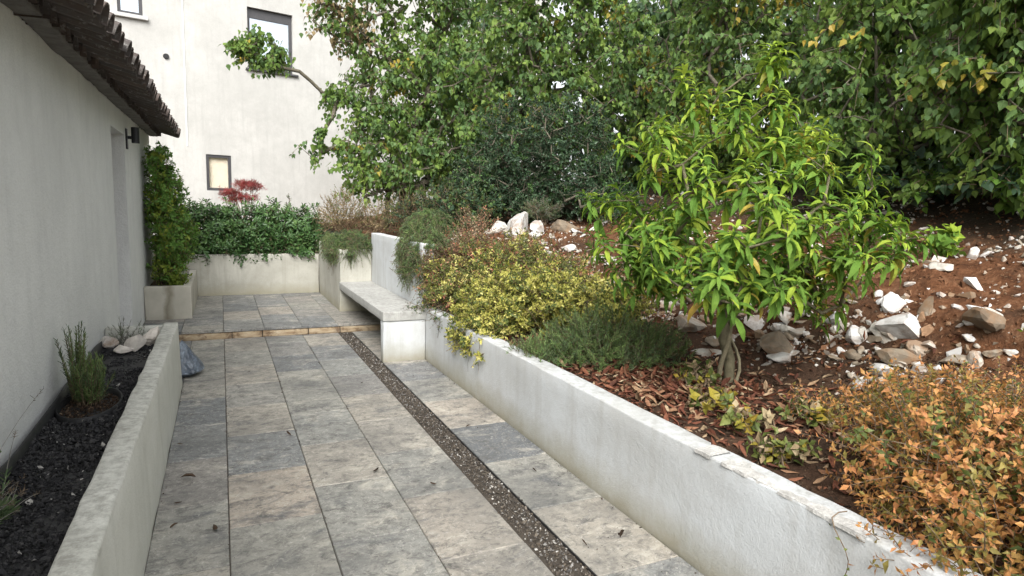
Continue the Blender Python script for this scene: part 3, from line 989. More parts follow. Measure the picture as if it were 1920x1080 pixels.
# wall lamp
wl = root("wall_lamp", (0, 0, 0), "black cylinder wall lamp beside the doorway under the eave", "lamp")
link("back_plate", box_mesh("back_plate", XW, XW + .016, 7.385, 7.455, 1.99, 2.19, M['black_metal'], .003), wl)
link("arm", box_mesh("arm", XW + .014, -.79, 7.41, 7.43, 2.09, 2.12, M['black_metal'], .002), wl)
bml = bmesh.new()
bmesh.ops.create_cone(bml, cap_ends=True, segments=24, radius1=.036, radius2=.036, depth=.155, matrix=Matrix.Translation((-.757, 7.42, 2.13)))
bmesh.ops.bevel(bml, geom=[e for e in bml.edges if abs(e.verts[0].co.z - e.verts[1].co.z) < .001], offset=.003, segments=1, affect='EDGES')
link("lamp_body", bm_mesh("lamp_body", bml, M['black_metal']), wl)

# ------------------------------------------------------------------ white building behind
TH = math.radians(12)
U = np.array([math.cos(TH), math.sin(TH), 0])
NO = np.array([math.sin(TH), -math.cos(TH), 0])
P0 = np.array([-.0236, 15.0, 0])
def fac(u, o, z):
    q = P0 + U * u + NO * o
    return (q[0], q[1], z)
W1 = (-1.71, -1.285, 5.04, 6.1)
W2 = (.66, 1.62, 4.36, 5.63)
W3 = (-.238, .262, 1.72, 2.475)
fb = root("white_building", tuple(P0), "tall white rendered building behind the garden with dark framed windows", "building")
fb.rotation_euler = (0, 0, TH)
def floc(u, o, z):
    return (u, -o, z)
link("wall", wall_holes("wall", floc, -9, 9, 0, 8.2, [W1, W2, W3], .16, M['facade']), fb)
def fbox(name, parent, u0, u1, o0, o1, z0, z1, mat, bev=.0):
    return link(name, box_mesh(name, u0, u1, -o1, -o0, z0, z1, M[mat], bev), parent)
def window(wd, fr, reflection_panel, top=None, depth=.09, sillw=.07):
    a, b, c, d = wd
    bm = bmesh.new()
    for q in ((a, b, c, c + fr), (a, b, d - (top or fr), d), (a, a + fr, c + fr, d - (top or fr)), (b - fr, b, c + fr, d - (top or fr))):
        box_into(bm, q[0], q[1], depth - .05, depth, q[2], q[3])
    f_ = link("window", bm_mesh("window", bm, M['frame']), fb)
    fbox("pane", f_, a + fr, b - fr, -depth + .02, -depth + .026, c + fr, d - (top or fr), 'glass' if reflection_panel == 'blind_blue' else 'glass_plain')
    fbox("blind", f_, a + .01, b - .01, -depth - .02, -depth - .015, c + .01, d - .01, reflection_panel)  # added panel behind the glass carrying the pane's painted reflection
    return f_
f1 = window(W1, .06, 'blind_blue', depth=.08)
fbox("sill", f1, W1[0] - .09, W1[1] + .08, .002, .075, W1[2] - .075, W1[2] - .004, 'sill', .006)
f2 = window(W2, .065, 'blind_blue', top=.20, depth=.12)
fbox("sill", f2, W2[0] - .06, W2[1] + .1, .002, .06, W2[2] - .045, W2[2] - .004, 'frame', .004)
f3 = window(W3, .06, 'blind_beige', depth=.07)
fbox("render_joint", fb, -.592, -.572, .0015, .014, 2.62, 8.1, 'white_trim')
bmv = bmesh.new()
bmesh.ops.create_cone(bmv, cap_ends=True, segments=20, radius1=.056, radius2=.05, depth=.03, matrix=Matrix.Translation((-.91, -.016, 4.35)) @ Matrix.Rotation(math.pi / 2, 4, 'X'))
link("vent", bm_mesh("vent", bmv, M['plastic']), fb)

# ------------------------------------------------------------------ things in the gravel planter and on the paving
def rock_obj(name, loc, size, mat, seed, flat=(1, .8, .7), n=13, rot=None):
    V, T = cut_rock(flat, seed, n)
    me = tri_mesh(name, V * size, T, [mat])
    o = link(name, me, None, loc)
    o.rotation_euler = rot if rot else tuple(rng.uniform(-.4, .4, 3))
    return o
tag(rock_obj("stone", (-.785, 5.36, .455), .085, M['lime'], 71), "greyish stone against the house wall, leftmost of four in the gravel planter", "stone", "stones edging the gravel")
tag(rock_obj("stone", (-.665, 5.14, .435), .075, M['lime_pink'], 72, (1, .7, .5), rot=(0, 0, .3)), "low flat pale stone, second of four from the house wall in the gravel planter", "stone", "stones edging the gravel")
tag(rock_obj("stone", (-.585, 5.24, .465), .10, M['lime_pink'], 73, (1, .75, .85), rot=(.1, -.5, .2)), "pinkish wedge-shaped stone, third of four from the house wall in the gravel planter", "stone", "stones edging the gravel")
tag(rock_obj("stone", (-.495, 5.38, .47), .11, M['lime_pink'], 74, (1, .6, .6), rot=(.1, -.6, .9)), "long pale stone leaning on the planter's edge, nearest the paving of four", "stone", "stones edging the gravel")

def tube_thing(name, pts, r, mat, label, cat, sides=6):
    pts = np.array(pts, float)[None]
    V, T = tubes(pts, np.full(pts.shape[:2], r), sides)
    return tag(link(name, tri_mesh(name, V, T, [mat], smooth=True)), label, cat)
# black edging along the wall: a wavering upright strip
bme = bmesh.new()
pv = None
for y in np.arange(1.0, 5.45, .08):
    x = -.80 + .012 * math.sin(y * 2.3) + .006 * math.sin(y * 7)
    h = .455 + .012 * math.sin(y * 5 + 1)
    q = [bme.verts.new(c) for c in ((x, y, .38), (x - .006, y, h), (x - .014, y, h), (x - .012, y, .38))]
    if pv:
        for j in range(3):
            bme.faces.new((pv[j], pv[j + 1], q[j + 1], q[j]))
    pv = q
bmesh.ops.recalc_face_normals(bme, faces=bme.faces[:])
tag(link("edging_strip", bm_mesh("edging_strip", bme, M['plastic'], True)), "black plastic edging strip running along the house wall behind the gravel", "edging")
bme = bmesh.new()
pv = first = None
for i in range(49):
    a = math.pi * 2 * i / 48
    x, y = -.655 + .142 * math.cos(a), 3.84 + .285 * math.sin(a)
    if i == 48:
        q = first
    else:
        q = [bme.verts.new(c) for c in ((x, y, .38), (x, y, .432), (x - .006 * math.cos(a), y - .006 * math.sin(a), .432), (x - .006 * math.cos(a), y - .006 * math.sin(a), .38))]
    if pv:
        for j in range(3):
            bme.faces.new((pv[j], q[j], q[j + 1], pv[j + 1]))
    pv = q
    first = first or q
tag(link("plastic_ring", bm_mesh("plastic_ring", bme, M['plastic'], True)), "round black plastic edging ring around the upright rosemary", "edging")
n = 900
a = rng.uniform(0, 6.28, n)
r_ = np.sqrt(rng.uniform(0, 1, n)) * .95
P = np.stack([-.655 + .135 * r_ * np.cos(a), 3.84 + .275 * r_ * np.sin(a), rng.uniform(.394, .405, n)], 1)
V, T, _ = inst(CHIP, P, rand_frames(n), np.exp(rng.normal(math.log(.007), .4, n)))
tag(link("bark_mulch", tri_mesh("bark_mulch", V, T, [M['mulch']])), "brown mulch inside the round edging ring under the rosemary", "mulch", kind='stuff')

# crumpled plastic bag behind the planter's end
bmb = bmesh.new()
bmesh.ops.create_icosphere(bmb, subdivisions=4, radius=1)
for v in bmb.verts:
    p = v.co
    t = (p.z + 1) / 2
    rad = (1 - t) ** .8 + .03
    s2 = max(math.hypot(p.x, p.y), 1e-4)
    dx, dy = p.x / s2, p.y / s2
    rr = min(1, s2 * 1.5) * rad
    crease = 1 + .22 * mnoise.noise(Vector((dx * 2.2, dy * 2.2, t * 1.5))) + .10 * abs(mnoise.noise(Vector((dx * 6, dy * 6, t * 5))))
    v.co = Vector((-.335 + dx * rr * .165 * crease, 5.98 + dy * rr * .17 * crease, .002 + .305 * t + .012 * mnoise.noise(p * 4)))
    if t < .04:
        v.co.z = .003
bagme = bm_mesh("plastic_bag", bmb, M['bag'])
tag(link("plastic_bag", bagme), "crumpled blue-grey plastic bag standing at the end of the gravel planter", "bag")

# crumbs of dirt gathered in the joints and against the walls
n = 2600
k_ = rng.choice(8, n, p=[.13, .13, .13, .10, .08, .08, .20, .15])
xl = np.array([-.006, .410, .814, 1.214, 1.379, -.318, 1.793, 1.6])[k_]
x = xl + rng.normal(0, .006, n) * np.where(k_ == 7, 20, 1) + np.where(k_ == 6, -np.abs(rng.normal(0, .012, n)), 0) + np.where(k_ == 5, np.abs(rng.normal(0, .012, n)), 0)
y = rng.uniform(.8, 7.4, n)
kp = (x > -.32) & (x < 1.796) & (np.sin(y * 3.1 + xl * 9) + rng.normal(0, .8, n) > 0)
x, y = x[kp], y[kp]
n = len(x)
V, T, _ = inst(CHIP, np.stack([x, y, np.full(n, .0015)], 1), rand_frames(n), np.exp(rng.normal(math.log(.0026), .5, n)))
tag(link("paving_dirt", tri_mesh("paving_dirt", V, T, [M['mulch']])), "crumbs of dirt gathered in the paving joints and along the wall foot", "dirt", kind='stuff')
# a few dry leaves lying on the paving
spots = [(-.165, 3.63, .085, 1.1), (-.215, 3.36, .04, 2.0), (-.06, 3.0, .06, .2), (-.22, 3.13, .045, 1.8), (.37, 4.12, .045, .6), (.775, 3.42, .06, 2.4), (1.05, 5.2, .035, .4), (-.25, 4.2, .035, 1.5),
         (1.02, 3.1, .04, .9), (1.52, 3.9, .04, 1.9), (1.6, 3.05, .035, .3), (.2, 5.9, .03, 1.2), (1.68, 2.3, .05, 2.2), (1.45, 2.25, .035, .5)]
for i, (x, y, s_, a) in enumerate(spots):
    tv, tt = CURL[i % 3]
    me = tri_mesh("fallen_leaf", tv * s_, tt, [M['mulch']])
    o = link("fallen_leaf", me, None, (x, y, .006 + .2 * s_))
    o.rotation_euler = (rng.uniform(-.3, .3), rng.uniform(-.3, .3), a)
    if i == 0:
        tag(o, "largest dry grey-brown leaf on the pale slab beside the gravel planter", "leaf", "dry leaves fallen on the paving")
    else:
        tag(o, "small dry leaf lying on the travertine paving", "leaf", "dry leaves fallen on the paving")

# ------------------------------------------------------------------ rocks on the bank
def on_ground(x, y):
    return float(gz(x, y))
named = [
    (3.62, 2.32, .165, 'lime_white', 31, (1, .72, .62), (.15, -.1, 2.4), "big flat white rock, the largest on the bank right of the young tree"),
    (3.55, 2.56, .085, 'lime_white', 32, (.75, .7, 1), (.1, .2, .4), "upright white stone just left of the biggest white rock"),
    (3.80, 2.52, .10, 'lime_white', 33, (.6, .7, 1), (.2, .1, 1.4), "tall pale stone standing behind the biggest white rock"),
    (3.66, 1.93, .105, 'lime_brown', 34, (1.3, .8, .7), (0, .1, .7), "earthy brown boulder at the right end of the rock band"),
    (3.42, 2.18, .11, 'lime_brown', 35, (1.2, .8, .6), (0, -.1, 2.0), "broad brown boulder half hidden behind the orange shrub"),
    (3.32, 2.95, .13, 'lime_brown', 36, (1.2, .8, .7), (.1, 0, .4), "angular brown rock right of the young tree's trunk"),
    (3.40, 7.25, .26, 'lime_white', 37, (.8, .8, 1), (.2, .1, .9), "tall white rock at the top of the bank under the dark evergreen"),
    (3.62, 7.1, .17, 'lime_white', 38, (.7, .7, 1), (-.2, .3, 2.2), "smaller white rock right of the tall one under the dark evergreen"),
    (3.18, 7.35, .16, 'lime', 39, (1, .8, .9), (.2, 0, 1.2), "pale rock left of the tall white one at the bank's top"),
    (3.85, 6.75, .22, 'lime_brown', 40, (1.3, .8, .5), (.1, -.2, 2.3), "dark flat slab of rock above the variegated shrubs"),
    (3.25, 3.75, .15, 'lime', 41, (1, .8, .7), (.1, .2, .8), "pale rock behind the green rosemary mound"),
    (3.05, 3.35, .12, 'lime', 42, (1, .8, .6), (.1, .2, 2.6), "pale pinkish rock between rosemary mound and young tree"),
    (2.72, 2.16, .07, 'lime', 43, (1, .8, .6), (.1, 0, .5), "single pale stone lying in front of the rock band near the tree"),
    (4.62, 2.55, .07, 'lime_white', 44, (.8, .6, 1), (.4, .2, .5), "white wedge of stone high on the red slope by a green seedling"),
]
for x, y, s_, mt, sd, fl, rot, lab in named:
    o = rock_obj("rock", (x, y, on_ground(x, y) + s_ * .14), s_ * 1.15, M[mt], sd, fl, 14, rot)
    bpy_me = o.data
    tag(o, lab, "rock", "limestone rocks on the bank")
ROCKME = {}
def rock_copy(x, y, s_, mt, sink=.12):
    k = int(rng.integers(0, len(ROCK)))
    if (k, mt) not in ROCKME:
        ROCKME[(k, mt)] = tri_mesh("rock", ROCK[k][0], ROCK[k][1], [M[mt]])
    o = link("rock", ROCKME[(k, mt)], None, (x, y, on_ground(x, y) + s_ * sink))
    o.scale = (s_ * 1.15, s_ * 1.1, s_ * rng.uniform(.7, 1.0))
    o.rotation_euler = (rng.normal(0, .35), rng.normal(0, .35), rng.uniform(0, 6.28))
    return o
TONE = {'lime': 'cream', 'lime_brown': 'earthy brown', 'lime_white': 'white', 'lime_pink': 'pinkish'}
def where(y):
    for lim, t in ((1.9, "behind the orange shrub"), (2.5, "around the biggest white rock"), (3.1, "right behind the young tree's trunk"), (3.9, "between young tree and rosemary mound"),
                   (5.3, "above the yellow-variegated shrub"), (6.6, "above the olive shrub")):
        if y < lim:
            return t
    return "under the dark evergreen"
for _ in range(195):                                         # the rock band at the foot of the slope
    y = float(rng.choice([rng.uniform(1.4, 7.6), rng.uniform(1.8, 4.0), rng.uniform(4.0, 7.4)]))
    sft = .75 * np.clip((y - 3.6) / 4.5, 0, 1)
    x = 3.55 - sft + rng.normal(0, .15) + (rng.uniform(-.1, .55) if y > 4 else 0)
    s_ = float(np.clip(np.exp(rng.normal(math.log(.052), .45)), .024, .11))
    mt = str(rng.choice(['lime', 'lime', 'lime_brown', 'lime_brown', 'lime_white']))
    o = rock_copy(x, y, s_, mt, .08)
    tag(o, "%s limestone chunk in the rocky band %s" % (TONE[mt], where(y)), "rock", "rocks in the rocky band")
for _ in range(110):                                         # scattered up the slope
    y = rng.uniform(1.2, 7.0)
    sft = .75 * np.clip((y - 3.6) / 4.5, 0, 1)
    x = rng.uniform(3.75, 5.9) - sft
    s_ = float(np.clip(np.exp(rng.normal(math.log(.042), .4)), .02, .09))
    mt = str(rng.choice(['lime', 'lime_white', 'lime_pink', 'lime_white']))
    o = rock_copy(x, y, s_, mt, .06)
    tag(o, "small %s stone up on the red soil slope %s" % (TONE[mt], where(y)), "rock", "stones scattered on the slope")
n = 13000
y = rng.uniform(.8, 8.0, n)
sft = .75 * np.clip((y - 3.6) / 4.5, 0, 1)
x = np.where(rng.uniform(0, 1, n) < .35, rng.normal(3.6, .25, n), rng.uniform(3.3, 6.2, n)) - sft
kp = (np.sin(x * 5.1 + 2 * np.sin(y * 2.3)) * np.cos(y * 4.3 + x) + rng.normal(0, .5, n)) > .1
x, y = x[kp], y[kp]
n = len(x)
P = np.stack([x, y, gz(x, y) + .001], 1)
sz = np.exp(rng.normal(math.log(.016), .6, n))
V, T, idx = inst(CHIP, P, rand_frames(n), sz)
mi = rng.choice(3, n, p=[.42, .22, .36])[idx]
tag(link("stone_chips", tri_mesh("stone_chips", V, T, [M['lime'], M['lime_white'], M['lime_brown']], mi)), "small limestone chips strewn over the red bank", "stones", kind='stuff')
n = 9000
y = rng.uniform(.8, 7.5, n)
x = rng.uniform(3.2, 6.3, n) - .75 * np.clip((y - 3.6) / 4.5, 0, 1)
P = np.stack([x, y, gz(x, y)], 1)
V, T, _ = inst(CHIP, P, rand_frames(n), np.exp(rng.normal(math.log(.014), .55, n)))
tag(link("soil_clods", tri_mesh("soil_clods", V, T, [M['clod']])), "crumbs and clods of red earth on the slope", "soil", kind='stuff')
n = 7000
y = rng.uniform(.3, 6.5, n)
x = rng.uniform(1.93, 3.5, n)
P = np.stack([x, y, gz(x, y) + .003], 1)
V, T, _ = inst(CHIP, P, rand_frames(n), np.exp(rng.normal(math.log(.008), .45, n)))
tag(link("bed_mulch", tri_mesh("bed_mulch", V, T, [M['mulch']])), "dark crumbly mulch over the planted bed behind the retaining wall", "mulch", kind='stuff')
n = 3600
y = np.concatenate([rng.normal(2.9, .55, n // 2), rng.uniform(.8, 6.5, n - n // 2)])
x = np.concatenate([rng.normal(2.35, .25, n // 2), rng.uniform(1.95, 3.6, n - n // 2)])
x = np.clip(x, 1.91, 3.7)
P = np.stack([x, y, gz(x, y) + .010], 1)
Fm = frames(norm(rng.normal(size=(n, 3)) * np.array([1, 1, .25])), np.array([0, 0, 1.]) + rng.normal(0, .35, (n, 3)))
V, T, idx = inst(CURL, P, Fm, rng.uniform(.03, .085, n))
tag(link("leaf_litter", tri_mesh("leaf_litter", V, T, [M['litter']])), "reddish brown fallen leaves strewn over the bed under the young tree", "leaves", kind='stuff')

# ------------------------------------------------------------------ plants
def hull_shoots(ells, n, up=.5, lo=.55):
    """shoot bases and outward directions filling a mound; bases sit inside, tips reach the skin"""
    Pt, k, E = ell_points(ells, n, .35)
    D = (Pt - E[:, :3]) / E[:, 3:6] ** 1
    D = norm(D + rng.normal(0, .35, D.shape) + np.array([0, 0, up]))
    return Pt, D

def above(P, floor):
    return P[:, 2] > floor

def shrub(name, label, cat, base, ells, n, ln, nl, size, mats, probs, templ=ELL, ang=(70, 45), droop=.15, up=.5, singles=0, group=None, stemmat='twig', stemr=.0022, woody=10, zmin=None, tipmat=None, hang=0.0):
    rt = root(name, base, label, cat, group)
    Pt, D = hull_shoots(ells, n, up)
    Ln = rng.uniform(ln[0], ln[1], n)
    B = Pt - D * Ln[:, None] * .8
    P, F, S = stem_leaves(B, D, Ln, droop, nl, ang[0], ang[1], size[0], size[1], .15, 1.0, hang)
    mi = np.repeat(rng.choice(len(mats), n, p=probs), nl)
    sw = rng.uniform(0, 1, len(mi)) < .18
    mi[sw] = rng.choice(len(mats), sw.sum(), p=probs)
    if tipmat is not None:
        tt = np.tile(np.linspace(0, 1, nl), n)
        mi[(tt > tipmat[1]) & (rng.uniform(0, 1, len(mi)) < tipmat[2])] = tipmat[0]
    if zmin is not None:
        ok = P[:, 2] > (zmin(P[:, 0], P[:, 1]) if callable(zmin) else zmin)
        P, F, S, mi = P[ok], F[ok], S[ok], mi[ok]
    foliage(rt, "crown", templ, P, F, S, [M[q] for q in mats], mi, singles)
    pa = stem_paths(B, D, Ln, droop, 4)
    rr = np.broadcast_to(np.array([1.3, 1.1, .9, .5]) * stemr, (n, 4))
    stems_obj(rt, "shoots", pa, rr, M[stemmat], 3)
    if woody:
        sel = rng.choice(n, min(woody, n), replace=False)
        b0 = np.array(base) + rng.normal(0, .05, (len(sel), 3)) * np.array([1, 1, 0])
        e = B[sel]
        t = np.linspace(0, 1, 6)[None, :, None]
        pth = b0[:, None] * (1 - t) + e[:, None] * t
        pth[..., 2] += np.sin(t[..., 0] * math.pi) * .05
        pth[:, 1:-1] += rng.normal(0, .012, pth[:, 1:-1].shape)
        stems_obj(rt, "branches", pth, np.broadcast_to(np.linspace(3.2, 1.2, 6) * stemr, (len(sel), 6)), M[stemmat], 5)
    return rt

def overbed(x, y):
    return np.where(x > 1.93, gz(np.maximum(x, 1.9), y) + .005, np.where(x > 1.79, .515, -10))

# --- the young tree in front
TB = (2.68, 2.72, on_ground(2.68, 2.72) - .02)
rt = root("young_tree", TB, "young tree with bright green drooping lance-shaped leaves growing out of the bed", "tree")
zz = [1.14, 1.23, 1.37, 1.54, 1.76, 1.98, 2.20, 2.38]
rz = [.46, .70, .86, .78, .62, .44, .26, .05]
n = 66
tz = (np.arange(n) + .5) / n
tgt = np.zeros((n, 3))
cdf = np.cumsum(np.array(rz)) / np.sum(rz)
for i in range(n):
    z = np.interp(tz[i], np.concatenate([[0], cdf]), np.concatenate([[1.12], zz]))
    R_ = np.interp(z, zz, rz) * rng.uniform(.08, 1) ** .40
    a = i * 2.39996 + rng.normal(0, .3)
    tgt[i] = (2.60 + R_ * math.cos(a), 2.74 + R_ * math.sin(a), z + rng.normal(0, .04))
tgt = np.repeat(tgt, 5, 0) + rng.normal(0, 1, (len(tgt) * 5, 3)) * np.array([.085, .085, .06])      # shoots grow in tufts, with gaps between
tgt = np.concatenate([tgt, [(3.22, 2.12, 1.36), (3.28, 2.16, 1.30), (3.3, 2.05, 1.42), (3.15, 2.2, 1.5), (3.2, 2.28, 1.58), (3.08, 2.32, 1.3), (3.0, 2.28, 1.04), (2.92, 2.33, .99), (2.86, 2.42, 1.06), (3.12, 2.12, 1.46), (3.2, 2.1, 1.40), (2.0, 3.2, 1.50), (2.05, 3.25, 1.26), (2.16, 3.02, 1.06), (2.3, 2.95, 1.1), (3.05, 2.2, 1.66), (3.12, 2.3, 1.76)]])
n = len(tgt)
pth, rr, nod, ends = skeleton(TB, (-.10, .02), .75, tgt, .12, .0026, .033, .16, .42)
stems_obj(rt, "trunk", pth, rr, M['bark_tree'], 8)
for k_, (dx, dy, hh, r0) in enumerate(((.05, -.05, .60, .019), (-.02, .05, .52, .016), (.06, .03, .45, .011))):   # the other stems of the forked foot
    t = np.linspace(0, 1, 9)
    tw = np.stack([TB[0] + (.035 + .012 * k_) * np.cos(t * 4.5 + k_ * 2.1) + (dx - .05) * t, TB[1] + (.035 + .012 * k_) * np.sin(t * 4.5 + k_ * 2.1) + dy * t, TB[2] + hh * t], 1)[None]
    stems_obj(rt, "stem", tw, np.linspace(r0, r0 * .55, 9)[None], M['bark_light'], 8)
cen = np.array([2.6, 2.74, 1.35])
D = norm(norm(tgt - cen) * np.array([.75, .75, .1]) + np.array([0, 0, 1.0]) + rng.normal(0, .15, tgt.shape))
Ln = rng.uniform(.09, .15, n)
P, F, S = stem_leaves(tgt - D * Ln[:, None] * .6, D, Ln, .05, 17, 92, 46, .122, .068, .05, 1.0, 0, .2, .17)
F = frames(F[:, 1], F[:, 2] + np.array([0, 0, .5]))
tipf = np.tile(np.linspace(0, 1, 17), n)
hgt = np.repeat((tgt[:, 2] - 1.05) / 1.3, 17)
mi = np.where(rng.uniform(0, 1, len(P)) < np.clip(.05 + .62 * hgt + .4 * tipf - .12, 0, .95), 0, 1)
mi[(tipf < .25) & (rng.uniform(0, 1, len(P)) < .12)] = 2
foliage(rt, "crown", LANCE, P, F, S, [M['young'], M['mature'], M['yellow']], mi, 300)
pa = stem_paths(tgt - D * Ln[:, None] * .6, D, Ln, .05, 4)
stems_obj(rt, "shoots", pa, np.broadcast_to(np.array([.0034, .003, .0026, .0016]), (n, 4)), M['mature'], 5)

# --- heart-leaved trees along the top of the bank
def heart_tree(name, label, base, ells, n, size, lean, height, rtrunk, mats, yb=.12, singles=150, per=14, stems=1, hang=.55, group="heart-leaved trees above the bank", templ=HEART, brown=.0, ln=(.22, .42)):
    base = (base[0], base[1], on_ground(base[0], base[1]) - .03)
    rt = root(name, base, label, "tree", group)
    tg, k, E = ell_points(ells, n, .33)
    pth, rr, nod, ends = skeleton(base, lean, height, tg, .20, .0045, rtrunk, .18, .42)
    stems_obj(rt, "trunk", pth, rr, M['bark'], 5)
    for _ in range(stems - 1):
        t = np.linspace(0, 1, 8)
        b2 = np.array(base) + rng.normal(0, .12, 3) * np.array([1, 1, 0])
        l2 = rng.normal(0, .22, 2)
        tw = np.stack([b2[0] + l2[0] * t ** 1.4, b2[1] + l2[1] * t ** 1.4, b2[2] + height * 1.25 * t], 1)[None]
        stems_obj(rt, "stem", tw, np.linspace(rtrunk * .55, rtrunk * .2, 8)[None], M['bark'], 6)
    D = norm((tg - E[:, :3]) / E[:, 3:6] * np.array([1, 1, .4]) + rng.normal(0, .5, tg.shape) + np.array([0, 0, .15]))
    Ln = rng.uniform(ln[0], ln[1], n)
    B = tg - D * Ln[:, None] * .5
    P, F, S = stem_leaves(B, D, Ln, .35, per, 75, 55, size, size * .8, .05, 1.0, hang, .3, .22)
    P = P + rng.normal(0, .035, P.shape)
    col = np.zeros(n, int)
    nz = np.sin(tg[:, 0] * 2.7 + 1.3 * np.sin(tg[:, 2] * 2.1)) * np.cos(tg[:, 2] * 2.3 + tg[:, 1])
    u = rng.uniform(0, 1, n)
    col[rng.uniform(0, 1, n) < .35] = 1
    col[(u < yb * 1.5) & (nz > .30)] = 2
    if brown:
        col[(tg[:, 0] < 2.3) & (tg[:, 0] > 1.15) & (tg[:, 2] > 3.9) & (rng.uniform(0, 1, n) < brown * .75)] = 3
    mi = np.repeat(col, per)
    sw = rng.uniform(0, 1, len(mi)) < .25
    mi[sw] = rng.choice([0, 1], sw.sum())
    foliage(rt, "crown", templ, P, F, S, [M[q] for q in mats], mi, singles)
    stems_obj(rt, "shoots", stem_paths(B, D, Ln, .35, 4), np.broadcast_to(np.array([.004, .0035, .003, .002]), (n, 4)), M['twig'], 3)
    return rt
HM = ['judas', 'judas_cool', 'yellow', 'brown']
heart_tree("judas_tree", "leftmost heart-leaved tree, its bare-twigged branch reaching across the white building's window", (2.9, 10.7),
           [(2.75, 10.6, 3.5, .95, .8, 1.1), (3.7, 10.2, 3.3, 1.0, .8, 1.5), (2.0, 10.7, 4.65, .75, .6, .7), (2.45, 10.3, 2.45, .65, .5, .7), (2.2, 10.2, 2.0, .45, .4, .4), (2.9, 9.9, 2.2, .6, .4, .5), (1.45, 10.7, 2.42, .36, .25, .34), (2.0, 10.5, 2.95, .35, .3, .4), (1.95, 10.4, 2.3, .3, .3, .4),
            (.45, 10.9, 3.76, .24, .15, .10), (.62, 10.9, 4.04, .18, .15, .16), (.88, 10.9, 3.84, .2, .2, .10), (.70, 10.9, 3.66, .28, .15, .07), (.33, 10.9, 3.92, .14, .1, .08), (.66, 10.85, 3.85, .26, .15, .14), (1.75, 10.8, 3.25, .25, .3, .2), (3.2, 10.4, 5.2, 1.2, .8, .6)],
           1300, .074, (-.2, -.1), 1.6, .10, HM, .05, 150, 15, 3, brown=.75)
heart_tree("judas_tree", "heart-leaved tree behind the dark evergreen, yellowing leaves in its middle", (4.9, 9.2),
           [(4.5, 9.0, 3.6, 1.2, .9, 1.3), (5.3, 8.3, 3.4, 1.0, .8, 1.4), (4.6, 8.6, 4.9, 1.2, .8, .7), (3.9, 9.2, 2.6, .6, .5, .7)],
           900, .074, (-.2, -.2), 1.5, .09, HM, .12, 120, 15, 3)
heart_tree("judas_tree", "heart-leaved tree directly behind the top of the young tree", (6.5, 6.5),
           [(6.0, 6.6, 3.4, 1.1, .9, 1.2), (6.4, 5.5, 3.3, .9, .9, 1.2), (6.0, 6.2, 4.6, 1.2, 1.0, .7), (5.9, 6.0, 2.4, .8, .6, .4), (5.6, 6.6, 2.7, .7, .6, .6)],
           900, .072, (-.2, -.1), 1.4, .08, HM, .08, 150, 15, 3)
heart_tree("judas_tree", "heart-leaved tree with low pale sprays above the red slope", (6.0, 4.1),
           [(5.9, 4.3, 2.9, .9, .8, .9), (6.1, 4.1, 4.0, 1.1, .9, .7), (5.45, 4.15, 2.25, .75, .5, .28), (6.3, 3.4, 2.9, .8, .7, .9)],
           820, .070, (-.1, .1), 1.2, .06, HM, .10, 200, 16, 5)
heart_tree("judas_tree", "rightmost heart-leaved tree, thin leaning stems and large yellow-tinged leaves at the photo's edge", (5.75, 2.75),
           [(5.3, 2.75, 2.75, .65, .65, .8), (5.6, 2.3, 3.4, .9, .8, .7), (5.6, 1.9, 2.5, .6, .6, .6), (4.9, 2.75, 3.2, .4, .4, .35)],
           760, .070, (-.25, .0), 1.0, .045, HM, .18, 220, 16, 7)
# darker trees closing the view behind
for bx, by, sx, lab in ((7.4, 8.9, .9, "background tree in the gap between the dark evergreen and young tree"), (8.6, 10.8, 1.0, "background tree seen in gaps behind the dark evergreen"), (9.6, 7.0, 1.0, "background tree seen in gaps above the young tree"),
                        (9.2, 3.6, 1.0, "background tree in the shade behind the low pale sprays"), (5.6, 13.0, .9, "background tree beyond the leftmost heart-leaved tree"), (8.6, 1.0, 1.0, "background tree behind the photo's right edge")):
    heart_tree("background_tree", lab, (bx, by), [(bx - .3, by, 3.1, 1.7 * sx, 1.5 * sx, 1.3), (bx, by + .2, 4.9, 1.9 * sx, 1.6 * sx, 1.2), (bx - .4, by - .2, 2.2, 1.5 * sx, 1.3 * sx, .5)],
               500, .13, (.1, .1), 1.8, .11, ['judas_cool', 'evergreen', 'judas', 'brown'], .02, 0, 13, 2, group="background trees beyond the bank", ln=(.35, .65))

# --- dark evergreen with small leaves
def small_tree(name, label, base, ells, n, size, mats, probs, per=16, height=.9, rtrunk=.06, ln=(.14, .26), templ=OVAL, singles=0, up=.25):
    base = (base[0], base[1], on_ground(base[0], base[1]) - .03)
    rt = root(name, base, label, "tree")
    tg, k, E = ell_points(ells, n, .3)
    sub = rng.choice(n, n // 4, replace=False)
    pth, rr, _, _ = skeleton(base, (0, 0), height, tg[sub], .2, .005, rtrunk, .15, .42)
    stems_obj(rt, "trunk", pth, rr, M['bark'], 5)
    D = norm((tg - E[:, :3]) / E[:, 3:6] + rng.normal(0, .4, tg.shape) + np.array([0, 0, up]))
    Ln = rng.uniform(*ln, n)
    B = tg - D * Ln[:, None] * .7
    P, F, S = stem_leaves(B, D, Ln, .1, per, 70, 35, size, size * .8, .05, 1.0, 0, .3, .22)
    mi = np.repeat(rng.choice(len(mats), n, p=probs), per)
    foliage(rt, "crown", templ, P, F, S, [M[q] for q in mats], mi, singles)
    stems_obj(rt, "shoots", stem_paths(B, D, Ln, .1, 3), np.broadcast_to(np.array([.004, .003, .002]), (n, 3)), M['bark'], 3)
    return rt
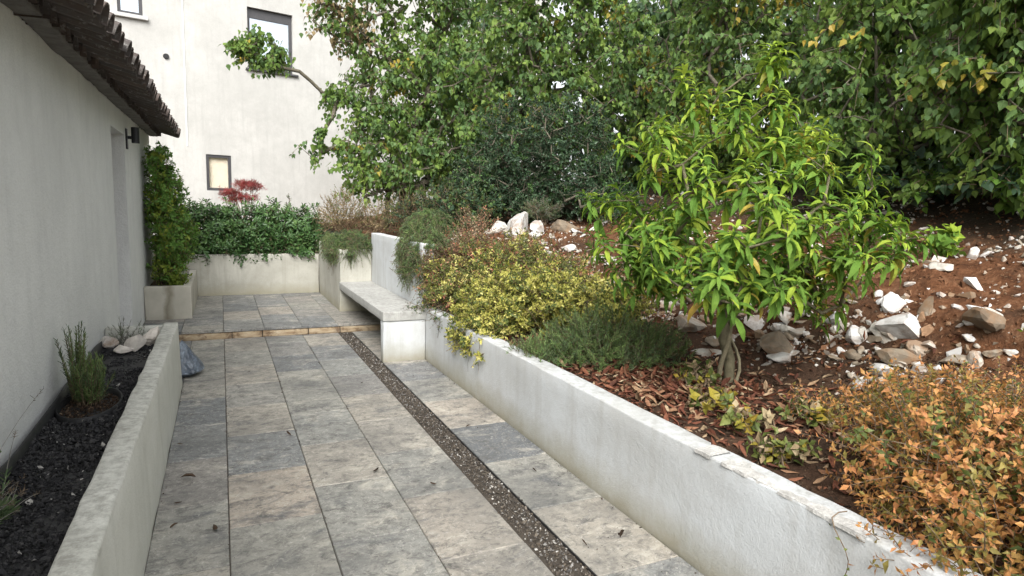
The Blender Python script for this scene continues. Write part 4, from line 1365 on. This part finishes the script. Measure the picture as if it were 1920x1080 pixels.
small_tree("evergreen_tree", "dark dense small-leaved evergreen in the middle, above the white rocks", (3.95, 8.1),
           [(3.75, 8.05, 2.25, .75, .6, .85), (4.35, 7.6, 2.25, .7, .55, .95), (3.35, 8.35, 1.85, .5, .45, .55), (4.5, 7.2, 1.8, .55, .4, .45), (3.9, 7.9, 1.65, .6, .5, .35), (4.5, 6.75, 1.65, .45, .35, .25), (3.1, 8.3, 1.6, .4, .4, .35)],
           1900, .042, ['evergreen', 'pitto'], [.85, .15])

# --- hedge and climber at the end of the terrace
shrub("hedge", "dense dark green hedge of glossy rosettes spilling over the low far wall", "hedge", (.3, 10.75, .6),
      [(x_, 10.72 + .03 * (i % 2), 1.02 + .05 * (i % 3), .34, .42, .46) for i, x_ in enumerate(np.linspace(-.62, 1.30, 8))] + [(x_, 10.34, .82, .24, .15, .24) for x_ in (-.5, -.2, .12, .3, .62, .95, 1.2)],
      1350, (.07, .14), 13, (.085, .055), ['pitto', 'judas_cool'], [.86, .14], SPAT, (95, 35), .05, .45, 250, woody=24, stemr=.004, zmin=lambda x, y: np.where(y > 10.27, .55, .52))
shrub("climber", "leafy climber on the house wall in the corner planter, yellow-green at its foot", "climber", (-.66, 8.9, .43),
      [(-.68, 8.9, 1.92, .17, .5, .30), (-.60, 9.0, 1.5, .25, .6, .45), (-.54, 9.0, 1.05, .28, .6, .40), (-.64, 8.7, 1.3, .18, .35, .6)],
      900, (.08, .18), 11, (.055, .042), ['jasmine', 'jasmine_y'], [.75, .25], ELL, (75, 45), .25, .25, 150, woody=14, stemr=.003)
shrub("groundcover_shrub", "bright yellow-green leafy shoots at the foot of the climber in the corner planter", "shrub", (-.62, 8.75, .43),
      [(-.62, 8.75, .66, .20, .34, .2), (-.50, 8.7, .56, .13, .25, .12), (-.6, 9.3, .75, .2, .4, .25)],
      200, (.07, .14), 11, (.055, .042), ['jasmine_y', 'jasmine'], [.65, .35], ELL, (75, 45), .15, .4, 60, woody=8, stemr=.003)
shrub("japanese_maple", "small red-leaved maple rising behind the hedge in front of the low window", "tree", (.32, 11.5, .6),
      [(.42, 11.5, 1.80, .34, .25, .07), (.15, 11.5, 1.66, .22, .2, .07), (.35, 11.45, 1.58, .3, .2, .08)],
      85, (.10, .22), 9, (.075, .06), ['maple'], [1.0], STAR, (80, 50), .35, .05, 0, woody=16, stemr=.003)
shrub("seedling", "thin grey-green sapling standing alone behind the hedge against the white building", "shrub", (1.02, 11.0, .6),
      [(1.02, 11.0, 1.45, .06, .06, .3)], 22, (.06, .12), 8, (.035, .025), ['grey_leaf', 'pitto'], [.6, .4], ELL, (55, 35), .05, .6, 0, woody=3, stemr=.003)

# --- dry brown shrub and its neighbours behind the planter block
shrub("dry_shrub", "dry brown feathery shrub behind the planter block", "shrub", (1.85, 9.6, .95),
      [(1.65, 9.5, 1.45, .38, .35, .32), (2.1, 9.4, 1.35, .35, .3, .3), (1.45, 9.7, 1.35, .2, .2, .25)],
      420, (.15, .35), 12, (.032, .022), ['dry', 'brown', 'abelia_g'], [.55, .3, .15], ELL, (45, 30), .1, .9, 0, woody=26, stemr=.002)
shrub("olive_bush", "twiggy olive-brown bush between the dry shrub and the dark evergreen", "shrub", (2.6, 9.0, on_ground(2.6, 9.0)),
      [(2.45, 8.9, 1.45, .4, .35, .35), (2.9, 8.7, 1.5, .35, .3, .4)],
      420, (.14, .3), 12, (.035, .025), ['abelia_g', 'evergreen', 'brown'], [.35, .45, .2], ELL, (55, 35), .1, .5, 0, woody=20, stemr=.003)
shrub("dark_bush", "dark bushy growth under the evergreen, left of the white rocks", "shrub", (3.0, 7.9, on_ground(3.0, 7.9)),
      [(3.0, 7.85, 1.5, .4, .35, .32), (2.75, 8.2, 1.55, .4, .4, .4), (3.3, 8.0, 1.6, .35, .3, .3)],
      520, (.12, .24), 13, (.042, .032), ['evergreen', 'abelia_g', 'judas_cool'], [.6, .15, .25], OVAL, (65, 40), .1, .4, 0, woody=20, stemr=.003)
shrub("juniper_mound", "low rounded grey-green mound on top of the rocks beside the dark evergreen", "shrub", (3.8, 7.35, on_ground(3.8, 7.35)),
      [(3.8, 7.32, 1.52, .3, .25, .16)], 260, (.06, .12), 26, (.022, .016), ['rosemary', 'grey_leaf'], [.7, .3], NEEDLE, (60, 40), .05, .6, 0, woody=4)

# --- rosemaries
def rosemary(name, label, base, n, spread, ln, up, droop, mats, probs, nn=46, size=.024, zmin=None, bias=(0, 0), seed_r=.08, group="rosemary bushes"):
    rt = root(name, base, label, "shrub", group)
    a = rng.uniform(0, 6.283, n)
    rr_ = np.sqrt(rng.uniform(0, 1, n))
    B = np.array(base) + np.stack([spread[0] * .55 * rr_ * np.cos(a), spread[1] * .55 * rr_ * np.sin(a), np.zeros(n)], 1)
    D = np.stack([np.cos(a) * rr_ * spread[0] * 1.2 + bias[0], np.sin(a) * rr_ * spread[1] * 1.2 + bias[1], np.full(n, up)], 1) + rng.normal(0, .16, (n, 3))
    Ln = rng.uniform(ln[0], ln[1], n)
    dr_ = rng.uniform(droop[0], droop[1], n)
    P, F, S = stem_leaves(B, D, Ln, dr_, nn, 55, 30, size, size * .75, .12, 1.0, 0, .25, .18)
    mi = np.repeat(rng.choice(len(mats), n, p=probs), nn)
    if zmin is not None:
        ok = P[:, 2] > zmin(P[:, 0], P[:, 1])
        P, F, S, mi = P[ok], F[ok], S[ok], mi[ok]
    foliage(rt, "needles", NEEDLE, P, F, S, [M[q] for q in mats], mi, 0)
    stems_obj(rt, "stems", stem_paths(B, D, Ln, dr_, 6), np.broadcast_to(np.linspace(.0032, .0012, 6), (n, 6)), M['twig'], 4)
    return rt
def mound(label, base, ells, n, mats, probs, droop, up, zmin, ln=(.09, .19), size=(.026, .018), nl=36):
    return shrub("rosemary", label, "shrub", base, ells, n, ln, nl, size, mats, probs, NEEDLE, (62, 32), droop, up, 0, "rosemary bushes", 'twig', .0018, 24, zmin)
mound("spreading green rosemary mound at the edge of the low retaining wall", (2.38, 3.62, .48),
      [(2.38, 3.62, .60, .42, .50, .25), (2.62, 3.45, .58, .32, .35, .20), (2.15, 3.75, .54, .28, .40, .15), (1.92, 3.75, .52, .14, .34, .10)], 1150, ['rosemary_g', 'rosemary'], [.6, .4], .0, .8, overbed)
mound("dark rosemary hanging over the taller wall behind the bench", (2.05, 7.0, 1.08),
      [(2.08, 6.68, 1.32, .30, .42, .24), (1.92, 6.62, 1.20, .22, .42, .22), (1.80, 6.6, 1.05, .10, .38, .20), (1.77, 6.5, .88, .05, .24, .14), (1.95, 6.25, 1.18, .2, .28, .2), (1.80, 6.2, 1.02, .09, .22, .2), (1.88, 6.02, 1.05, .12, .14, .2)], 1600, ['rosemary', 'rosemary_g'], [.6, .4], .75, .15,
      lambda x, y: np.where(x > 1.80, 1.09, .6), (.12, .26))
mound("trailing rosemary curtain over the far planter block", (1.6, 8.8, .87),
      [(1.62, 8.72, 1.04, .28, .42, .20), (1.45, 8.95, .98, .16, .60, .20), (1.62, 8.38, 1.00, .27, .12, .19), (1.38, 8.8, .88, .06, .55, .14), (1.5, 8.33, .88, .12, .05, .10), (1.43, 9.55, .98, .13, .45, .18)], 1400, ['rosemary', 'rosemary_g'], [.6, .4], .8, .15,
      lambda x, y: np.where((x > 1.385) & (y > 8.35), .87, .68), (.12, .24))
rosemary("rosemary", "upright dark green rosemary in the ring of the gravel planter", (-.675, 3.93, .40), 75, (.10, .13), (.12, .26), 1.1, (-.1, .1), ['rosemary_g', 'rosemary'], [.6, .4], 60, .027, None, (.02, 0))
rt_s = rosemary("rosemary", "slim tall rosemary spire beside the upright one, nearest the house wall", (-.735, 4.0, .40), 22, (.05, .05), (.28, .42), 1.6, (-.05, .05), ['rosemary_g', 'rosemary'], [.6, .4], 80, .027)

# --- small grey shrub and lavender in the gravel planter
shrub("lavender", "sparse grey-green lavender sprigs behind the four stones in the gravel planter", "shrub", (-.68, 5.5, .40),
      [(-.68, 5.46, .50, .17, .10, .09)], 26, (.10, .22), 18, (.026, .018), ['grey_leaf', 'rosemary'], [.7, .3], NEEDLE, (45, 30), .0, 1.0, 0, "lavender plants", 'twig_grey', .0018, 5)
rt = root("lavender", (-.74, 2.35, .40), "straggling lavender with long dry flower stalks in the near end of the gravel planter", "shrub", "lavender plants")
n = 40
B = np.array([-.77, 2.5, .40]) + rng.normal(0, .035, (n, 3)) * np.array([1, 2.5, 0])
D = np.stack([rng.normal(.10, .16, n), rng.normal(.5, .45, n), rng.uniform(.15, .7, n)], 1)
Ln = np.where(np.arange(n) < 6, rng.uniform(.35, .65, n), rng.uniform(.10, .22, n))
dr_ = rng.uniform(.05, .35, n)
stems_obj(rt, "stalks", stem_paths(B, D, Ln, dr_, 7), np.broadcast_to(np.linspace(.0017, .0009, 7), (n, 7)), M['twig_grey'], 4)
P1, F1, S1 = stem_leaves(B, D, Ln, dr_, 16, 75, 60, .014, .009, .86, 1.0)
P2, F2, S2 = stem_leaves(B, D, Ln * .5, dr_ * .5, 34, 50, 35, .035, .028, .0, .8)
foliage(rt, "foliage", NEEDLE, np.concatenate([P2, P1]), np.concatenate([F2, F1]), np.concatenate([S2, S1 * 1.0]), [M['rosemary'], M['twig']], np.concatenate([np.zeros(len(P2), int), np.ones(len(P1), int)]))
n = 70
tag(rt, "straggling lavender with long dry flower stalks in the near end of the gravel planter", "shrub")

# --- variegated and orange shrubs of the bed
shrub("variegated_shrub", "rounded yellow-variegated shrub spilling over the low retaining wall", "shrub", (2.4, 4.75, .48),
      [(2.35, 4.85, .76, .44, .68, .32), (2.10, 4.95, .62, .32, .62, .28), (2.70, 4.5, .78, .40, .52, .26), (1.90, 4.78, .54, .18, .50, .22), (1.80, 4.85, .42, .08, .38, .14), (1.80, 4.42, .40, .07, .14, .12), (2.85, 4.15, .80, .3, .35, .2)],
      1900, (.10, .2), 17, (.036, .028), ['abelia_y', 'abelia_g'], [.55, .45], ELL, (75, 45), .25, .4, 200, woody=30, zmin=overbed, tipmat=(0, .6, .5))
shrub("olive_shrub", "looser olive shrub with reddish tips behind the yellow-variegated one", "shrub", (2.45, 6.0, .75),
      [(2.4, 5.9, .95, .42, .5, .28), (2.75, 5.7, 1.05, .42, .5, .25), (2.0, 5.75, .76, .28, .35, .26), (2.9, 5.1, .92, .35, .4, .22), (1.95, 6.05, .85, .2, .2, .26), (1.86, 5.95, .78, .16, .20, .28)],
      1350, (.12, .26), 15, (.032, .024), ['abelia_g', 'abelia_y', 'red_tip'], [.58, .30, .12], ELL, (70, 45), .15, .55, 100, woody=30, zmin=overbed, tipmat=(2, .8, .18))
shrub("red_sprig_shrub", "wispy reddish twigs with pale leaves beside the rosemary over the taller wall", "shrub", (2.5, 6.75, 1.05),
      [(2.55, 6.5, 1.30, .28, .35, .24), (2.25, 6.2, 1.10, .25, .3, .25), (1.84, 6.0, .95, .12, .2, .2)],
      280, (.2, .4), 11, (.028, .022), ['red_tip', 'dry', 'abelia_g'], [.4, .35, .25], ELL, (65, 45), .1, .8, 0, woody=20, stemmat='twig')
shrub("trailing_sprig", "thin dark-leaved sprigs trailing across the end of the bench", "shrub", (1.98, 5.75, .52),
      [(1.76, 5.85, .56, .18, .24, .05), (1.82, 5.45, .50, .08, .3, .14)],
      60, (.14, .3), 9, (.024, .018), ['abelia_g', 'evergreen'], [.6, .4], ELL, (70, 50), .25, .1, 0, woody=14, stemr=.0014, zmin=lambda x, y: np.where((y > 5.85) | (x > 1.8), .50, -1))
shrub("orange_shrub", "large orange and coral leaved shrub filling the bed at the lower right corner", "shrub", (2.4, 1.15, .48),
      [(2.35, 1.3, .70, .45, .45, .30), (2.1, .95, .56, .34, .45, .22), (2.65, 1.05, .72, .5, .5, .26), (1.92, 1.0, .50, .16, .4, .12), (2.2, .55, .6, .5, .4, .25), (2.75, 1.55, .70, .3, .25, .18)],
      1750, (.10, .24), 15, (.030, .023), ['abelia_o', 'abelia_ol', 'abelia_g'], [.46, .38, .16], ELL, (78, 48), .15, .55, 300, woody=110, zmin=overbed, tipmat=(0, .6, .6), stemr=.0018)
shrub("orange_sprig_shrub", "sparse orange-tipped shoots in front of the rock band, behind the large orange shrub", "shrub", (3.0, 1.85, .52),
      [(2.95, 1.85, .66, .32, .3, .16), (3.2, 1.6, .74, .3, .3, .16), (2.65, 2.05, .60, .22, .2, .1)],
      300, (.14, .26), 13, (.026, .020), ['abelia_o', 'abelia_ol', 'abelia_g'], [.42, .38, .2], ELL, (75, 48), .1, .8, 60, woody=30, zmin=overbed, tipmat=(0, .6, .5))
for i, (x, y, lab) in enumerate(((2.30, 2.42, "low weed with round yellowing leaves at the foot of the young tree"), (2.22, 2.12, "leafy yellow-green weed beside the low wall, left of the orange shrub"),
                                 (2.55, 2.05, "brownish spreading weed between the young tree and the orange shrub"), (2.48, 2.75, "tan-leaved seedling just left of the young tree's trunk"),
                                 (2.12, 1.82, "small weed growing against the wall crust near the orange shrub"))):
    shrub("weed", lab, "weed", (x, y, on_ground(x, y)), [(x, y, on_ground(x, y) + .06, .13, .13, .06)], 26, (.05, .12), 6, (.045, .035), ['abelia_g', 'yellow', 'dry'], [.5, .2, .3], OVAL, (70, 50), .1, .5, 20, "weeds in the bed", woody=6, zmin=overbed)
shrub("seedling", "bright green seedling near the white stones high on the red slope", "shrub", (4.65, 2.75, on_ground(4.65, 2.75)),
      [(4.65, 2.75, on_ground(4.65, 2.75) + .14, .14, .14, .1)], 16, (.06, .12), 7, (.07, .055), ['mature', 'young'], [.6, .4], HEART, (70, 50), .15, .5, 20, woody=5)
shrub("seedling", "pale green sprig at the right edge of the photo on the red slope", "shrub", (3.62, 1.62, on_ground(3.62, 1.62)),
      [(3.62, 1.62, on_ground(3.62, 1.62) + .12, .08, .08, .1)], 14, (.06, .12), 8, (.035, .028), ['young', 'jasmine_y'], [.5, .5], ELL, (70, 50), .15, .5, 0, woody=4)
shrub("undergrowth", "shaded tangle of round-leaved undergrowth at the foot of the rightmost trees", "shrub", (5.4, 2.9, on_ground(5.4, 2.9)),
      [(5.35, 2.6, 1.85, .5, .6, .22), (5.3, 3.4, 1.85, .4, .5, .18), (5.5, 4.3, 1.9, .45, .5, .25), (5.9, 3.4, 2.0, .6, .6, .3), (6.2, 4.4, 2.05, .6, .7, .3), (5.6, 2.0, 1.9, .5, .5, .3)],
      420, (.12, .3), 9, (.075, .06), ['judas', 'evergreen', 'mature'], [.45, .35, .2], HEART, (70, 50), .25, .3, 60, woody=0, stemr=.003, hang=.3)

vb = (1.86, 1.32, .52)
rt = root("hanging_vine", vb, "single thin vine with tiny leaves hanging down the near face of the low wall", "vine")
t = np.linspace(0, 1, 12)
vp = np.stack([1.86 - .075 * np.minimum(1, t * 5), 1.32 - .10 * t + .02 * np.sin(t * 9), .535 - .30 * np.maximum(0, t - .15) ** 1.0 - .0 * t], 1)
stems_obj(rt, "stem", vp[None], np.linspace(.0022, .0012, 12)[None], M['twig'], 5)
lp_ = vp[3:]
foliage(rt, "leaves", OVAL, lp_ + rng.normal(0, .004, lp_.shape) + np.array([-.006, 0, 0]), frames(rdir(len(lp_)), np.array([[-1., 0, .3]]) + rng.normal(0, .3, (len(lp_), 3))), rng.uniform(.012, .022, len(lp_)), [M['abelia_g'], M['abelia_o']], rng.integers(0, 2, len(lp_)))
